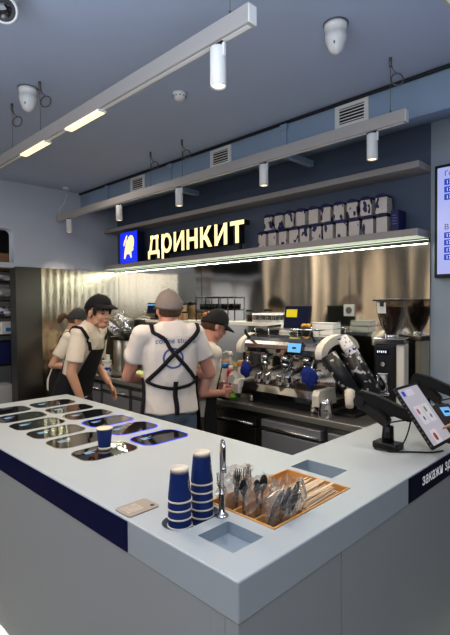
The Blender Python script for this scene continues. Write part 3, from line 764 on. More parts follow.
pr = [(2.56, 1.245), (2.525, 1.265), (2.515, 1.30)] + [(2.565 - .05 * math.sin(R(t_)) * 1.0, 1.325 + .05 * (1 - math.cos(R(t_)))) for t_ in (90, 70, 50, 30, 0)][:0] + [(2.525, 1.335), (2.56, 1.37), (2.62, 1.385), (2.94, 1.385), (2.955, 1.36), (2.95, 1.25)]
eprism(pr, xa + .02, xb - .02, M['chrome'], 'boiler_housing')
eprism([(2.512, 1.295), (2.508, 1.30), (2.515, 1.325), (2.53, 1.345), (2.534, 1.342), (2.52, 1.322), (2.515, 1.30)], xa + .03, xb - .03, M['chrome_dull'], 'front_trim')
# cream end panels: arched bands
def arch(dx0, dx1, nm):
    ou = []; inn = []
    for k in range(25):
        a = R(196 - 190 * k / 24); ou.append((2.72 + .235 * math.cos(a), 1.285 + .115 * math.sin(a))); inn.append((2.72 + .165 * math.cos(a), 1.278 + .062 * math.sin(a)))
    b = MB(); b.prism([(y - 2.72, z - ZW) for y, z in ou + inn[::-1]], dx1 - dx0, M['cream'], F=FYZ, o=(dx0 + 2.03, 0, 0))
    b.prism([(y - 2.72, z - ZW) for y, z in ((2.455, .962), (2.45, 1.03), (2.47, 1.06), (2.64, 1.06), (2.66, .962))], dx1 - dx0, M['cream'], F=FYZ, o=(dx0 + 2.03, 0, 0))
    o = b.build(nm, E); return o
arch(xb - .018, xb + .03, 'end_panel'); arch(xa - .03, xa + .018, 'end_panel')
for x in (xa, xb): eprism([(2.86, 1.05), (2.86, 1.26), (2.93, 1.26), (2.93, 1.05)], x - .006, x + .006, M['black'], 'end_post')
eprism([(2.70, 1.05), (2.70, 1.26), (2.72, 1.26), (2.72, 1.05)], xb - .004, xb + .012, M['black'], 'end_post')
# warming rail
b = MB(); zr = 1.43
b.tube([V((xa + .06, 2.60, zr)) + e, V((xb - .06, 2.60, zr)) + e, V((xb - .06, 2.92, zr)) + e, V((xa + .06, 2.92, zr)) + e, V((xa + .06, 2.60, zr)) + e], .005, M['chrome'])
for x in (xa + .06, -2.15, -1.9, xb - .06): b.tube([V((x, 2.60, 1.38)) + e, V((x, 2.60, zr)) + e], .004, M['chrome']).tube([V((x, 2.92, 1.38)) + e, V((x, 2.92, zr)) + e], .004, M['chrome'])
b.build('cup_rail', E)
d = MB().box(V((-1.90, 2.492, 1.282)) + e, V((-1.79, 2.516, 1.352)) + e, M['black'], .003, rot=Matrix.Rotation(R(-14), 3, 'X')).build('control_display', E)
MB().box(V((-1.896, 2.488, 1.287)) + e, V((-1.794, 2.4915, 1.347)) + e, M['screen_cyan'], 0, rot=Matrix.Rotation(R(-14), 3, 'X')).box(V((-1.86, 2.4868, 1.31)) + e, V((-1.83, 2.4878, 1.322)) + e, M['screen_navy'], 0, rot=Matrix.Rotation(R(-14), 3, 'X')).build('lit_readout', d)
for x in (-2.18, -2.0, -1.82):
    gh = MB().cyl(V((x, 2.60, 1.25)) + e, V((x, 2.60, 1.20)) + e, .038, .036, M['chrome']).cyl(V((x, 2.66, 1.23)) + e, V((x, 2.60, 1.23)) + e, .03, .03, M['chrome']).build('group_head', E)
    b = MB().cyl(V((x, 2.60, 1.198)) + e, V((x, 2.60, 1.165)) + e, .034, .030, M['chrome']).tube([V((x, 2.60, 1.18)) + e, V((x, 2.56, 1.178)) + e], .008, M['chrome']).tube([V((x - .012, 2.60, 1.165)) + e, V((x - .012, 2.595, 1.14)) + e], .006, M['chrome']).tube([V((x + .012, 2.60, 1.165)) + e, V((x + .012, 2.595, 1.14)) + e], .006, M['chrome'])
    pf = b.build('portafilter', E)
    MB().tube([V((x, 2.56, 1.178)) + e, V((x, 2.52, 1.174)) + e, V((x, 2.45, 1.166)) + e], [.011, .014, .012], M['black'], 12).build('handle', pf)
    MB().cyl(V((x, 2.508, 1.285)) + e, V((x, 2.525, 1.285)) + e, .014, .014, M['black']).build('brew_button', E)
for x, yb in ((xa + .06, 2.50), (xb - .05, 2.48)):
    MB().tube([V((x, 2.55, 1.255)) + e, V((x, 2.52, 1.24)) + e, V((x, yb, 1.16)) + e, V((x, yb - .005, 1.075)) + e], .006, M['chrome'], 10).build('steam_wand', E)
    MB().tube([V((x - .0, 2.53, 1.365)) + e, V((x + .01, 2.48, 1.40)) + e, V((x + .035, 2.45, 1.425)) + e], [.012, .010, .007], M['black'], 10).build('steam_lever', E)
# things standing on and around the machine
pit = thing('milk_pitcher', 'x', 'pitcher')
b = MB(); b.lathe([(0, 0), (.030, 0), (.032, .004), (.030, .03), (.025, .058), (.026, .07), (.0245, .07), (.0235, .058), (.028, .03), (.028, .006), (0, .005)], (0, 0, 0), M['chrome'], 24); b.build('body', pit)
MB().tube([(.026, 0, .062), (.046, 0, .058), (.048, 0, .03), (.030, 0, .018)], .003, M['chrome']).build('handle', pit)
plist = [(-2.19, 2.535, 'standing at the left of the drip tray'), (-2.11, 2.535, ''), (-2.0, 2.535, ''), (-1.93, 2.535, '')]
words_ = ('first from the tall tamper', 'second from the tall tamper', 'third from the tall tamper', 'fourth from the tall tamper')
for k, (x, y, _) in enumerate(plist):
    o = pit if k == 0 else dup(pit, (0, 0, 0)); o.location = (x, y, ZW + .151); o.rotation_euler = (0, 0, R(20 + 25 * k))
    o['label'] = 'small steel pitcher on the drip tray, %s' % words_[k]; o['group'] = 'steel pitchers on the drip tray'
o = dup(pit, (-1.605, 2.484, ZW + .001), R(200), 'larger steel milk pitcher standing on the worktop by the cream end panel', None); o.scale = (1.5, 1.5, 1.5)
if 'group' in o: del o['group']
def crumple(name, c, r, m, seed, lab, cat, amp=.45, freq=3.0):
    b = MB(); b.ell((0, 0, 0), 1, m, seg=32, rings=20); 
    for v in b.bm.verts:
        p = v.co.copy(); d = 1 + amp * noise.noise(p * freq * .5 + V((seed, 0, 0))) + amp * .5 * noise.noise(p * freq * 1.6 + V((0, seed, 0)))
        v.co = V((p.x * d * r[0], p.y * d * r[1], p.z * d * r[2]))
    zmin = min(v.co.z for v in b.bm.verts)
    o = b.build(name, loc=(c[0], c[1], c[2] - zmin)); return tag(o, lab, cat)
def hung_cloth(c, w, h, seed, lab):
    b = MB(); b.ell((0, 0, 0), 1, M['blue_cloth'], seg=32, rings=24)
    for v in b.bm.verts:
        p = v.co.copy(); f = (1 - p.z) / 2
        d = 1 + .55 * noise.noise(V((p.x * 1.6 + seed, p.y * 1.6, p.z * .9))) + .35 * noise.noise(V((p.x * 4, p.y * 4 + seed, p.z * 1.6)))
        wd = w * (.30 + .42 * math.sin(PI * min(1, f * .8 + .12)))
        v.co = V((p.x * wd * d + .03 * (f - .4) * math.sin(seed * 2), p.y * wd * .6 * d, -h * f - .02 * noise.noise(V((p.x * 3 + seed, p.y * 3, 0))) * f))
    return tag(b.build('blue_cloth', loc=c), lab, 'cloth', 'blue cloths on the steam wands')
hung_cloth((xa + .06, 2.485, 1.205), .060, .125, 1.3, 'crumpled dark blue cloth hanging on the steam wand near the sauces')
hung_cloth((xb - .05, 2.465, 1.215), .072, .14, 3.4, 'crumpled dark blue cloth hanging on the steam wand by the cream end panel')
t = thing('order_monitor', 'small black monitor with a yellow window standing on the espresso machine', 'monitor', (-2.045, 2.80, 1.3862), R(-6))
MB().cyl((0, 0, 0), (0, 0, .012), .06, .055, M['black']).build('base', t)
MB().cyl((0, .01, .012), (0, .01, .08), .014, .014, M['black']).build('stand', t)
b = MB().box((-.122, -.012, .035), (.122, .008, .205), M['black'], .004, rot=Matrix.Rotation(R(-8), 3, 'X')); b.build('housing', t)
MB().box((-.114, -.0145, .043), (.114, -.0125, .197), M['screen_navy'], 0, rot=Matrix.Rotation(R(-8), 3, 'X')).box((-.095, -.0165, .12), (.01, -.0145, .178), M['screen_yellow'], 0, rot=Matrix.Rotation(R(-8), 3, 'X')).build('lit_screen', t)
t = thing('white_box', 'white box with a blue line standing on the espresso machine', 'box', (-1.825, 2.835, 1.3862))
MB().box((-.085, -.05, 0), (.085, .05, .085), M['white_plastic'], .003).box((-.0851, -.0505, .076), (.0851, .0505, .079), M['shirt_ink']).build('body', t)
t = thing('black_cup', 'black cup holding an orange flower beside the white box', 'cup', (-1.93, 2.74, 1.386))
MB().lathe([(0, 0), (.028, 0), (.036, .055), (.033, .055), (.026, .004), (0, .004)], (0, 0, 0), M['black'], 24).build('cup_wall', t)
b = MB()
for k in range(6): b.ell((.018 * math.cos(k), .018 * math.sin(k), .062 + .006 * (k % 2)), (.018, .018, .012), M['orange'], seg=10, rings=6)
b.build('flower', t)
t = thing('black_tray', 'black tray of tools lying on top of the espresso machine', 'tray', (-2.27, 2.70, 1.386))
MB().box((-.09, -.06, 0), (.09, .06, .03), M['black'], .006).build('tray_body', t)
MB().box((-.07, -.05, .03), (.07, -.01, .045), M['black_soft'], .004, rot=Matrix.Rotation(R(9), 3, 'Z')).tube([(-.09, .02, .035), (.11, .05, .06)], .008, M['black']).build('tool', t)
o = MB().box((-.03, -.02, 0), (.03, .02, .045), M['white_plastic'], .004).box((-.045, -.03, 0), (.05, .03, .012), M['white_plastic'], .003).build('napkin_block', loc=(-2.19, 2.84, 1.386)); tag(o, 'small white block of napkins behind the black tray', 'napkins')
t = thing('tall_tamper', 'tall black tamper tool standing on the worktop by the machine', 'tamper', (-2.50, 2.72, ZW))
MB().lathe([(0, 0), (.03, 0), (.03, .02), (.012, .03), (.012, .2), (.022, .21), (.022, .25), (.010, .26), (.010, .33), (.018, .34), (.018, .37), (.010, .38), (.014, .42), (.012, .46), (0, .465)], (0, 0, 0), M['black'], 20).build('shaft', t)
o = dup(t, (-2.43, 2.93, ZW), 0, 'tall black tamper tool half hidden behind the espresso machine end'); 
# bottles by the sauces
t = thing('milk_bottle', 'white bottle with blue lid standing beside the red pump bottle', 'bottle', (-2.585, 2.60, ZW))
MB().lathe([(0, 0), (.036, 0), (.038, .01), (.038, .16), (.030, .19), (.030, .215), (0, .216)], (0, 0, 0), M['white_plastic'], 24).build('bottle_body', t)
MB().cyl((0, 0, .21), (0, 0, .245), .033, .031, M['blue_lid']).build('lid', t)
t = thing('pump_bottle', 'red bottle with white pump head on the worktop', 'bottle', (-2.510, 2.575, ZW))
MB().lathe([(0, 0), (.028, 0), (.03, .008), (.03, .19), (.016, .21), (0, .212)], (0, 0, 0), M['red'], 24).build('bottle_body', t)
MB().cyl((0, 0, .205), (0, 0, .235), .017, .016, M['white_plastic']).cyl((0, 0, .235), (0, 0, .31), .007, .007, M['white_plastic']).lathe([(0, .31), (.016, .31), (.018, .325), (.012, .345), (0, .347)], (0, 0, 0), M['white_plastic']).tube([(0, 0, .335), (-.035, -.01, .342), (-.06, -.02, .328)], [.008, .007, .005], M['white_plastic']).build('pump_head', t)
t = thing('milk_carton', 'white milk carton with red and green print beside the sauces', 'carton', (-2.435, 2.53, ZW), R(12))
b = MB().box((-.034, -.034, 0), (.034, .034, .16), M['white_plastic'], .002); b.prism([(-.034, .16), (.034, .16), (0, .205)], .068, M['white_plastic'], F=Matrix(((1, 0, 0), (0, 0, -1), (0, 1, 0))), o=(0, .034, 0)); b.build('carton_body', t)
MB().box((-.0345, -.0348, .005), (.0345, .0348, .06), M['green_lid']).box((-.022, -.0352, .075), (-.004, -.0342, .12), M['red']).build('printed_panel', t)
MB().cyl((.0, -.018, .175), (0, -.032, .19), .012, .012, M['white_plastic']).build('cap', t)
t = thing('sauce_jar', 'pale jar with orange lid standing behind the milk carton', 'jar', (-2.43, 2.64, ZW))
MB().lathe([(0, 0), (.05, 0), (.052, .01), (.05, .22), (.044, .24), (0, .24)], (0, 0, 0), M['cream'], 24).build('jar_body', t)
MB().lathe([(.05, .235), (.054, .24), (.054, .265), (.04, .275), (0, .275)], (0, 0, 0), M['orange_lid'], 24).build('lid', t)
t = thing('tool_caddy', 'black caddy with small steel tins on the worktop edge', 'caddy', (-2.53, 2.495, ZW))
MB().box((-.07, -.045, 0), (.07, .035, .05), M['black'], .005).build('caddy_body', t)
for x in (-.04, 0, .04): MB().lathe([(0, .03), (.017, .03), (.018, .09), (.015, .09), (.014, .05), (0, .05)], (x, -.005, 0), M['chrome'], 18).build('tin', t)
crumple('green_cloth', (-2.42, 2.475, ZW + .001), (.06, .04, .024), M['green_cloth'], 2.0, 'bright green crumpled cloth lying at the worktop edge', 'cloth', .4)
crumple('lettuce', (-3.62, 2.52, ZW + .001), (.10, .06, .042), M['pale_green'], 4.0, 'pale green crumpled lettuce leaves beside the man in the grey cap', 'lettuce', .6, 4)
crumple('peach_cloth', (-3.50, 2.66, ZW + .001), (.09, .05, .055), M['peach'], 7.0, 'peach coloured crumpled cloth behind the lettuce', 'cloth', .4)
# ------------------------------------------------------------------ grinder
t = thing('bean_grinder', 'tall black and cream bean grinder with hopper full of beans', 'grinder', (-1.375, 2.885, ZW), R(15))
bw = .098
MB().prism(rrect(.23, .26, .03), .05, M['black'], o=(-.0, -.02, .001)).build('base', t)
MB().box((-.095, -.10, .05), (.045, .12, .455), M['black'], .012).build('body', t)
MB().box((.046, -.085, .03), (.100, .11, .455), M['cream'], .010).build('side_panel', t)
MB().box((-.098, -.103, .455), (.102, .122, .495), M['chrome'], .006).build('collar', t)
dp = MB().box((-.080, -.1035, .385), (.005, -.1, .43), M['black_glass'], .002).build('display', t)
b = MB()
for k in range(5): b.box((-.072 + k * .013, -.1045, .40 + .003 * (k % 2)), (-.065 + k * .013, -.1036, .415), M['screen_white'])
b.build('lit_digits', dp)
MB().cyl((-.035, -.10, .335), (-.035, -.125, .325), .017, .013, M['chrome']).build('spout', t)
b = MB().box((-.085, -.145, .13), (.012, -.10, .15), M['chrome'], .004).box((-.075, -.112, .15), (-.0, -.10, .27), M['chrome'], .004).tube([(-.065, -.13, .15), (-.065, -.135, .26), (-.01, -.135, .26), (-.01, -.13, .15)], .006, M['chrome']); b.build('portafilter_fork', t)
hp = MB().lathe([(.035, .51), (.038, .53), (.065, .575), (.092, .66), (.100, .735)], (0, 0, 0), M['smoked'], 32).build('hopper', t)
MB().cyl((0, 0, .495), (0, 0, .515), .042, .042, M['chrome']).build('hopper_ring', t)
MB().box((-.105, -.10, .735), (.105, .10, .748), M['black'], .005).build('hopper_lid', t)
MB().lathe([(0, .512), (.032, .512), (.035, .53), (.061, .575), (.086, .655), (.090, .695), (0, .70)], (0, 0, 0), M['beans'], 32).build('coffee_beans', t)
b = MB(); rows = []
for z, r in ((.655, .0945), (.70, .0985), (.725, .1005)):
    rows.append([V((r * math.cos(R(a)), r * math.sin(R(a)), z)) for a in range(-148, -95, 6)])
b.loft(rows, M['white_plastic'], closed=False, cap=False); b.build('paper_label', t)
MB().box((-.055, -.108, .70), (-.03, -.098, .742), M['black'], .003).build('latch', t)
t.scale = (.94, .82, .975)
# ------------------------------------------------------------------ tilted cup stacks
disp_n = 0
def tilted_stack(loc, d, n, m, lab, r0=.036, holder=None, sc=1.0, group=None, pitchz=.022):
    t = thing('cup_stack', lab, 'cups', loc, 0, group)
    F = frame_z(V(d)); b = None
    for k in range(n):
        c = F @ V((0, 0, k * pitchz)); b = MB()
        b.lathe([(r0 * 1.02, 0), (r0 * 1.08, .003), (r0 * 1.02, .006), (r0 * .78, .085), (0, .085)] if k == n - 1 else [(r0 * 1.02, 0), (r0 * 1.08, .003), (r0 * 1.02, .006), (r0 * .93, pitchz + .008)], c, m, 24, F=F)
        b.build('cup', t)
    if holder:
        b = MB(); b.cyl(F @ V((0, 0, -.16)), F @ V((0, 0, .0)), r0 * 1.2, r0 * 1.25, holder); b.build('holder_tube', t)
    return t
# right of the espresso machine: a rack with dark sleeves
t = thing('cup_rack', 'black rack of tilted cup tubes beside the bean grinder', 'rack', (-1.515, 2.63, ZW))
MB().box((-.09, -.05, 0), (.06, .12, .02), M['black'], .004).build('base', t)
MB().box((-.02, .06, .02), (.0, .08, .34), M['black'], .003).build('post', t)
for k, (x, y, z) in enumerate(((-.05, -.08, .30), (.03, .04, .29), (-.03, .12, .32))):
    b = MB(); F = frame_z(V((-.52, -.2, .85)))
    c0_ = V((x, y, z)); b.lathe([(.036, -.19), (.050, -.185), (.052, .10), (.047, .10), (.043, -.17), (0, -.175)], c0_, M['cup_dark'], 28, F=F); b.build('cup_tube', t)
tilted_stack((-1.515, 2.68, 1.265), (-.52, -.2, .85), 4, M['cup_blue_white'], 'tilted stack of white and blue cups at the top of the black rack', .040)
tilted_stack((-1.47, 2.54, 1.07), (.3, -.55, -.6), 2, M['cup_rim'], 'pale cups poking out below the black rack', .03)
# on the left: steel drums carrying tilted stacks
for k, x in enumerate((-4.36, -4.20)):
    t = thing('steel_drum', ('tall steel drum under the tilted stack of white and blue cups', 'tall steel drum under the tilted stack of clear cups')[k], 'drum', (x, 2.78, ZW), 0, 'steel drums')
    MB().lathe([(0, 0), (.062, 0), (.064, .005), (.064, .33), (.058, .34), (0, .34)], (0, 0, 0), M['steel_top'], 28).build('drum_wall', t)
    MB().box((-.07, -.09, .34), (.07, .08, .375), M['black'], .01).build('black_rest', t)
tilted_stack((-4.30, 2.70, 1.325), (-.75, -.1, .42), 7, M['cup_blue_white'], 'tilted stack of white and blue printed cups on the first steel drum', .040)
tilted_stack((-4.28, 2.82, 1.40), (-.75, -.1, .42), 6, M['cup_blue_white'], 'tilted stack of white and blue printed cups behind the young man in the black cap', .040)
tilted_stack((-4.10, 2.74, 1.33), (-.75, -.1, .5), 7, M['glass'], 'tilted stack of clear plastic cups on the second steel drum', .042)
tag(crumple('black_bag', (-4.14, 2.72, 1.277), (.11, .05, .03), M['black'], 3.0, 'crumpled shiny black bag lying on the steel drums', 'bag', .4), 'crumpled shiny black bag lying on the steel drums', 'bag')
t = thing('steel_urn', 'wide steel urn with domed lid behind the tilted cup stacks', 'urn', (-4.56, 2.95, ZW))
MB().lathe([(0, 0), (.115, 0), (.115, .53), (.118, .54), (.10, .55), (.03, .575), (0, .577)], (0, 0, 0), M['steel_top'], 32).build('urn_body', t)
MB().lathe([(0, .575), (.012, .575), (.012, .6), (.02, .61), (.02, .63), (0, .64)], (0, 0, 0), M['chrome'], 20).build('lid_knob', t)
t = thing('spray_bottle', 'white squeeze bottle with red tip on the worktop by the young man', 'bottle', (-4.42, 2.56, ZW))
MB().lathe([(0, 0), (.035, 0), (.036, .01), (.036, .21), (.018, .24), (0, .242)], (0, 0, 0), M['white_plastic'], 24).build('bottle_body', t)
MB().lathe([(.018, .24), (.02, .25), (.006, .27), (.004, .32), (0, .322)], (0, 0, 0), M['red'], 16).build('nozzle', t)
MB().box((-.012, -.038, .10), (.014, -.0355, .16), M['red_soft']).build('printed_label', t)
t = thing('paper_tub', 'white paper tub with blue emblem beside the squeeze bottle', 'tub', (-4.27, 2.56, ZW))
MB().lathe([(0, 0), (.045, 0), (.048, .13), (.051, .133), (.051, .14), (0, .14)], (0, 0, 0), M['white_plastic'], 28).build('tub_body', t)
MB().lathe([(.0462, .03), (.0485, .115)], (0, 0, 0), M['cup_blue_white'], 28).build('printed_band', t)
MB().box((-.02, -.02, .14), (.03, .02, .20), M['white_plastic'], .004).build('lid_scoop', t)
t = thing('steel_canister', 'square steel canister standing below the white shelf', 'canister', (-3.85, 2.88, ZW))
MB().box((-.12, -.1, 0), (.12, .1, .47), M['steel_top'], .01).build('canister_body', t)
MB().box((-.122, -.102, .47), (.122, .102, .485), M['chrome_dull'], .004).build('lid', t)
t = thing('hand_scanner', 'black gadget with tiny red light lying on the worktop', 'scanner', (-4.0, 2.50, ZW))
MB().box((-.06, -.03, 0), (.06, .03, .02), M['black'], .006).build('housing', t)
MB().ell((.02, -.028, .015), .005, M['red_soft'], seg=10, rings=6).build('indicator', t)
# ------------------------------------------------------------------ white wall shelf and what stands on it
SZ = 1.455
t = thing('white_shelf', 'narrow white shelf on the steel wall behind the staff', 'shelf', (-3.1, YB - .012, SZ))
MB().box((-.95, -.20, -.028), (.83, 0, 0), M['white_shelf'], .003).build('board', t)
t = thing('bean_jar', 'glass jar of coffee beans with black lid on the white shelf', 'jar', (-2.66, 2.97, SZ))
MB().lathe([(0, .001), (.036, .001), (.038, .006), (.038, .085), (.035, .09)], (0, 0, 0), M['glass'], 24).build('jar_wall', t)
MB().cyl((0, 0, .004), (0, 0, .06), .034, .034, M['beans']).build('coffee_beans', t)
MB().cyl((0, 0, .088), (0, 0, .104), .040, .040, M['black']).build('lid', t)
k0 = thing('glass_tumbler', 'x', 'glass', (0, 0, 0))
MB().lathe([(0, 0), (.027, 0), (.031, .075), (.029, .075), (.026, .008), (0, .008)], (0, 0, 0), M['white_plastic'], 20).build('tumbler_wall', k0)
MB().lathe([(.0285, .02), (.0307, .06)], (0, 0, 0), M['chrome_dull'], 20).build('printed_band', k0)
q = 0
for x in (-2.565, -2.50, -2.435, -2.37):
    for y in (2.935, 3.0):
        o = k0 if q == 0 else dup(k0, (0, 0, 0)); q += 1; o.location = (x, y, SZ)
        o['label'] = 'small white tumbler in the block of tumblers on the white shelf'; o['group'] = 'white tumblers on the shelf'
t = thing('order_terminal', 'small black order terminal with lit screen at the end of the white shelf', 'terminal', (-3.93, 2.94, SZ), R(10))
MB().box((-.05, -.04, 0), (.05, .04, .02), M['black'], .005).cyl((0, 0, .02), (0, 0, .08), .015, .015, M['black']).build('stand', t)
MB().box((-.10, -.03, .06), (.10, .0, .17), M['black'], .005, rot=Matrix.Rotation(R(-10), 3, 'X')).build('housing', t)
MB().box((-.09, -.0335, .075), (.09, -.0315, .155), M['screen_navy'], 0, rot=Matrix.Rotation(R(-10), 3, 'X')).box((-.09, -.035, .145), (.09, -.0336, .158), M['screen_cyan'], 0, rot=Matrix.Rotation(R(-10), 3, 'X')).build('lit_screen', t)
jr = thing('spice_jar', 'x', 'jar')
MB().lathe([(0, 0), (.025, 0), (.026, .005), (.026, .065), (.022, .07), (0, .07)], (0, 0, 0), M['kraft'], 18).build('jar_body', jr)
MB().cyl((0, 0, .069), (0, 0, .085), .025, .025, M['black']).build('lid', jr)
for k in range(6):
    o = jr if k == 0 else dup(jr, (0, 0, 0)); o.location = (-3.76 + k * .056, 2.95, SZ)
    o['label'] = 'small brown jar with black lid in the row between terminal and tall jar'; o['group'] = 'brown jars on the white shelf'
t = thing('tall_jar', 'tall brown jar with black lid beside the grey-capped head', 'jar', (-3.62, 3.03, SZ))
MB().lathe([(0, 0), (.042, 0), (.044, .006), (.044, .14), (.04, .15), (0, .15)], (0, 0, 0), M['kraft'], 24).build('jar_body', t)
MB().cyl((0, 0, .149), (0, 0, .178), .046, .046, M['black']).build('lid', t)
t = thing('wire_rack', 'black wire rack with a dark shelf behind the man in the grey cap', 'rack', (-3.15, 2.99, SZ))
b = MB()
for x in (-.15, .15):
    for y in (-.06, .06): b.tube([(x, y, 0), (x, y, .22)], .005, M['black'])
for z in (.10, .215):
    b.tube([(-.15, -.06, z), (.15, -.06, z), (.15, .06, z), (-.15, .06, z), (-.15, -.06, z)], .005, M['black'])
b.build('frame', t)
MB().box((-.15, -.06, .1), (.15, .06, .105), M['black_soft']).box((-.15, -.06, .212), (.15, .06, .217), M['black_soft']).build('rack_shelf', t)
b = MB()
for k in range(7): b.lathe([(0, 0), (.015, 0), (.017, .05), (0, .05)], (-.12 + k * .04, -.02, .106), M['black'], 14)
b.build('storage_tin', t)
# ------------------------------------------------------------------ back room behind the doorway
t = thing('storage_rack', 'black rack with glass shelves standing in the back room', 'rack', (-5.55, 1.85, 0))
for x in (-.22, .22):
    for y in (-.6, .33): MB().box((x - .012, y - .012, 0), (x + .012, y + .012, 1.98), M['black'], .002).build('post', t)
rz_ = (.45, .95, 1.28, 1.47, 1.66, 1.86)
for z in rz_: MB().box((-.22, -.6, z), (.22, .33, z + .015), M['steel_dark'], .002).build('shelf_board', t)
def stored(name, lo, hi, m, lab, cat, m2=None):
    b = MB().box(lo, hi, m, .01)
    if m2: b.box((hi[0] - .002, lo[1] + .05, lo[2] + .03), (hi[0] + .002, hi[1] - .02, (lo[2] + hi[2]) / 2), m2)
    return tag(b.build(name), lab, cat)
stored('plastic_crate', (-5.72, 1.72, .4655), (-5.36, 2.15, .70), M['film'], 'clear plastic crate on the lowest shelf of the storage rack', 'crate')
stored('parcel', (-5.68, 1.80, .4655), (-5.42, 2.05, .62), M['pale_green'], 'pale patterned parcel inside the clear crate', 'parcel')
stored('navy_box', (-5.72, 1.70, .9655), (-5.34, 2.16, 1.21), M['carton_blue'], 'dark navy box with white marks on the storage rack', 'box', None)
stored('white_tub', (-5.70, 1.92, 1.2955), (-5.38, 2.16, 1.44), M['white_plastic'], 'white tub with blue label on the storage rack', 'tub', M['blue_lid'])
tag(crumple('paper_bag', (-5.52, 1.78, 1.297), (.14, .09, .055), M['cream'], 5.0, 'x', 'bag', .3), 'crumpled cream bag beside the white tub on the rack', 'bag')
tag(crumple('blue_printed_bag', (-5.50, 1.97, 1.487), (.14, .16, .055), M['cup_blue_white'], 6.0, 'x', 'bag', .3), 'white bag with blue print on the storage rack', 'bag')
tag(crumple('white_bag', (-5.50, 1.95, 1.677), (.15, .17, .06), M['white_plastic'], 8.0, 'x', 'bag', .3), 'crumpled white bag under the top shelf of the rack', 'bag')
tag(crumple('clear_bag', (-5.50, 1.98, 1.877), (.12, .14, .04), M['white_plastic'], 9.0, 'x', 'bag', .4), 'crumpled white bag on the very top of the rack', 'bag')
o = MB().box((-5.30, 1.30, 0), (-5.05, 1.935, .78), M['steel_box'], .006).build('grey_cabinet'); tag(o, 'low light grey cabinet standing in the doorway', 'cabinet')
# ------------------------------------------------------------------ people
def remeshed(mb, name, m, voxel, smooth_it=4, parent=None, wrinkle=0.0, seed=0, cut=None, stretch=(6, 6, 3)):
    tmp = mb.build('temporary')
    md = tmp.modifiers.new('r', 'REMESH'); md.mode = 'VOXEL'; md.voxel_size = voxel
    if smooth_it:
        sm = tmp.modifiers.new('s', 'SMOOTH'); sm.factor = .5; sm.iterations = smooth_it
    me = evaluated(tmp, name); om = tmp.data; bpy.data.objects.remove(tmp); bpy.data.meshes.remove(om)
    me.materials.clear(); me.materials.append(m)
    if wrinkle:
        ns = [v.normal.copy() for v in me.vertices]
        for v, n in zip(me.vertices, ns):
            p = V((v.co.x * stretch[0] + seed, v.co.y * stretch[1], v.co.z * stretch[2]))
            rd = 1 - abs(noise.noise(V((p.x * .9 + p.z * .5, p.y * .9 - p.z * .4, p.z * .8)) * 1.5)) * 2.2
            v.co += n * wrinkle * (noise.noise(p) + .5 * noise.noise(p * 2.3) + .55 * max(0, rd) - .2)
    for p in me.polygons: p.use_smooth = True; p.material_index = 0
    o = bpy.data.objects.new(name, me); COL.objects.link(o)
    if parent: o.parent = parent
    return o
def capsule(b, p0, p1, r0, r1):
    b.cyl(p0, p1, r0, r1, M['skin'], 16); b.ell(p0, r0, M['skin'], seg=16, rings=10); b.ell(p1, r1, M['skin'], seg=16, rings=10)
def hand(b, wr, d, n, side, pointing=False, s=1.0, curl=22):
    # d finger direction, n back-of-hand normal; side +1 right hand, -1 left
    d = V(d).normalized(); n = V(n); n = (n - d * n.dot(d)).normalized(); wv = n.cross(d) * side   # toward the thumb
    wr = V(wr); pe = wr + d * .085 * s
    for q in (-.030, -.010, .010, .030): capsule(b, wr + wv * q * .55 * s + d * .012 * s, pe + wv * q * s, .0135 * s, .0115 * s)
    for k, q in enumerate((.031, .0105, -.0105, -.030)):     # index .. little
        L = (.070, .078, .072, .056)[k] * s; p = pe + wv * q * s; cc = curl
        if pointing: cc = 6 if k == 0 else 78
        a = 0
        for j in range(3):
            a += R(cc * (.6 if j == 0 else 1)); l = L * (.45, .32, .26)[j]
            dd = d * math.cos(a) - n * math.sin(a); p2 = p + dd * l
            capsule(b, p, p2, (.0095 - .0009 * j) * s, (.0086 - .0009 * j) * s); p = p2
    p = wr + d * .02 * s + wv * .026 * s - n * .006 * s
    d1 = (d * .72 + wv * .62 - n * .3).normalized(); p2 = p + d1 * .042 * s; d2 = (d * .9 + wv * .15 - n * .35).normalized(); p3 = p2 + d2 * .032 * s
    capsule(b, p, p2, .014 * s, .0105 * s); capsule(b, p2, p3, .0105 * s, .0085 * s)
RINGS = [(.78, .190, .140, .0), (.92, .183, .138, .0), (1.05, .168, .122, .0), (1.18, .175, .122, .0), (1.30, .190, .122, .0), (1.37, .182, .110, -.004), (1.415, .150, .088, -.010), (1.448, .100, .070, -.016), (1.468, .070, .062, -.018)]
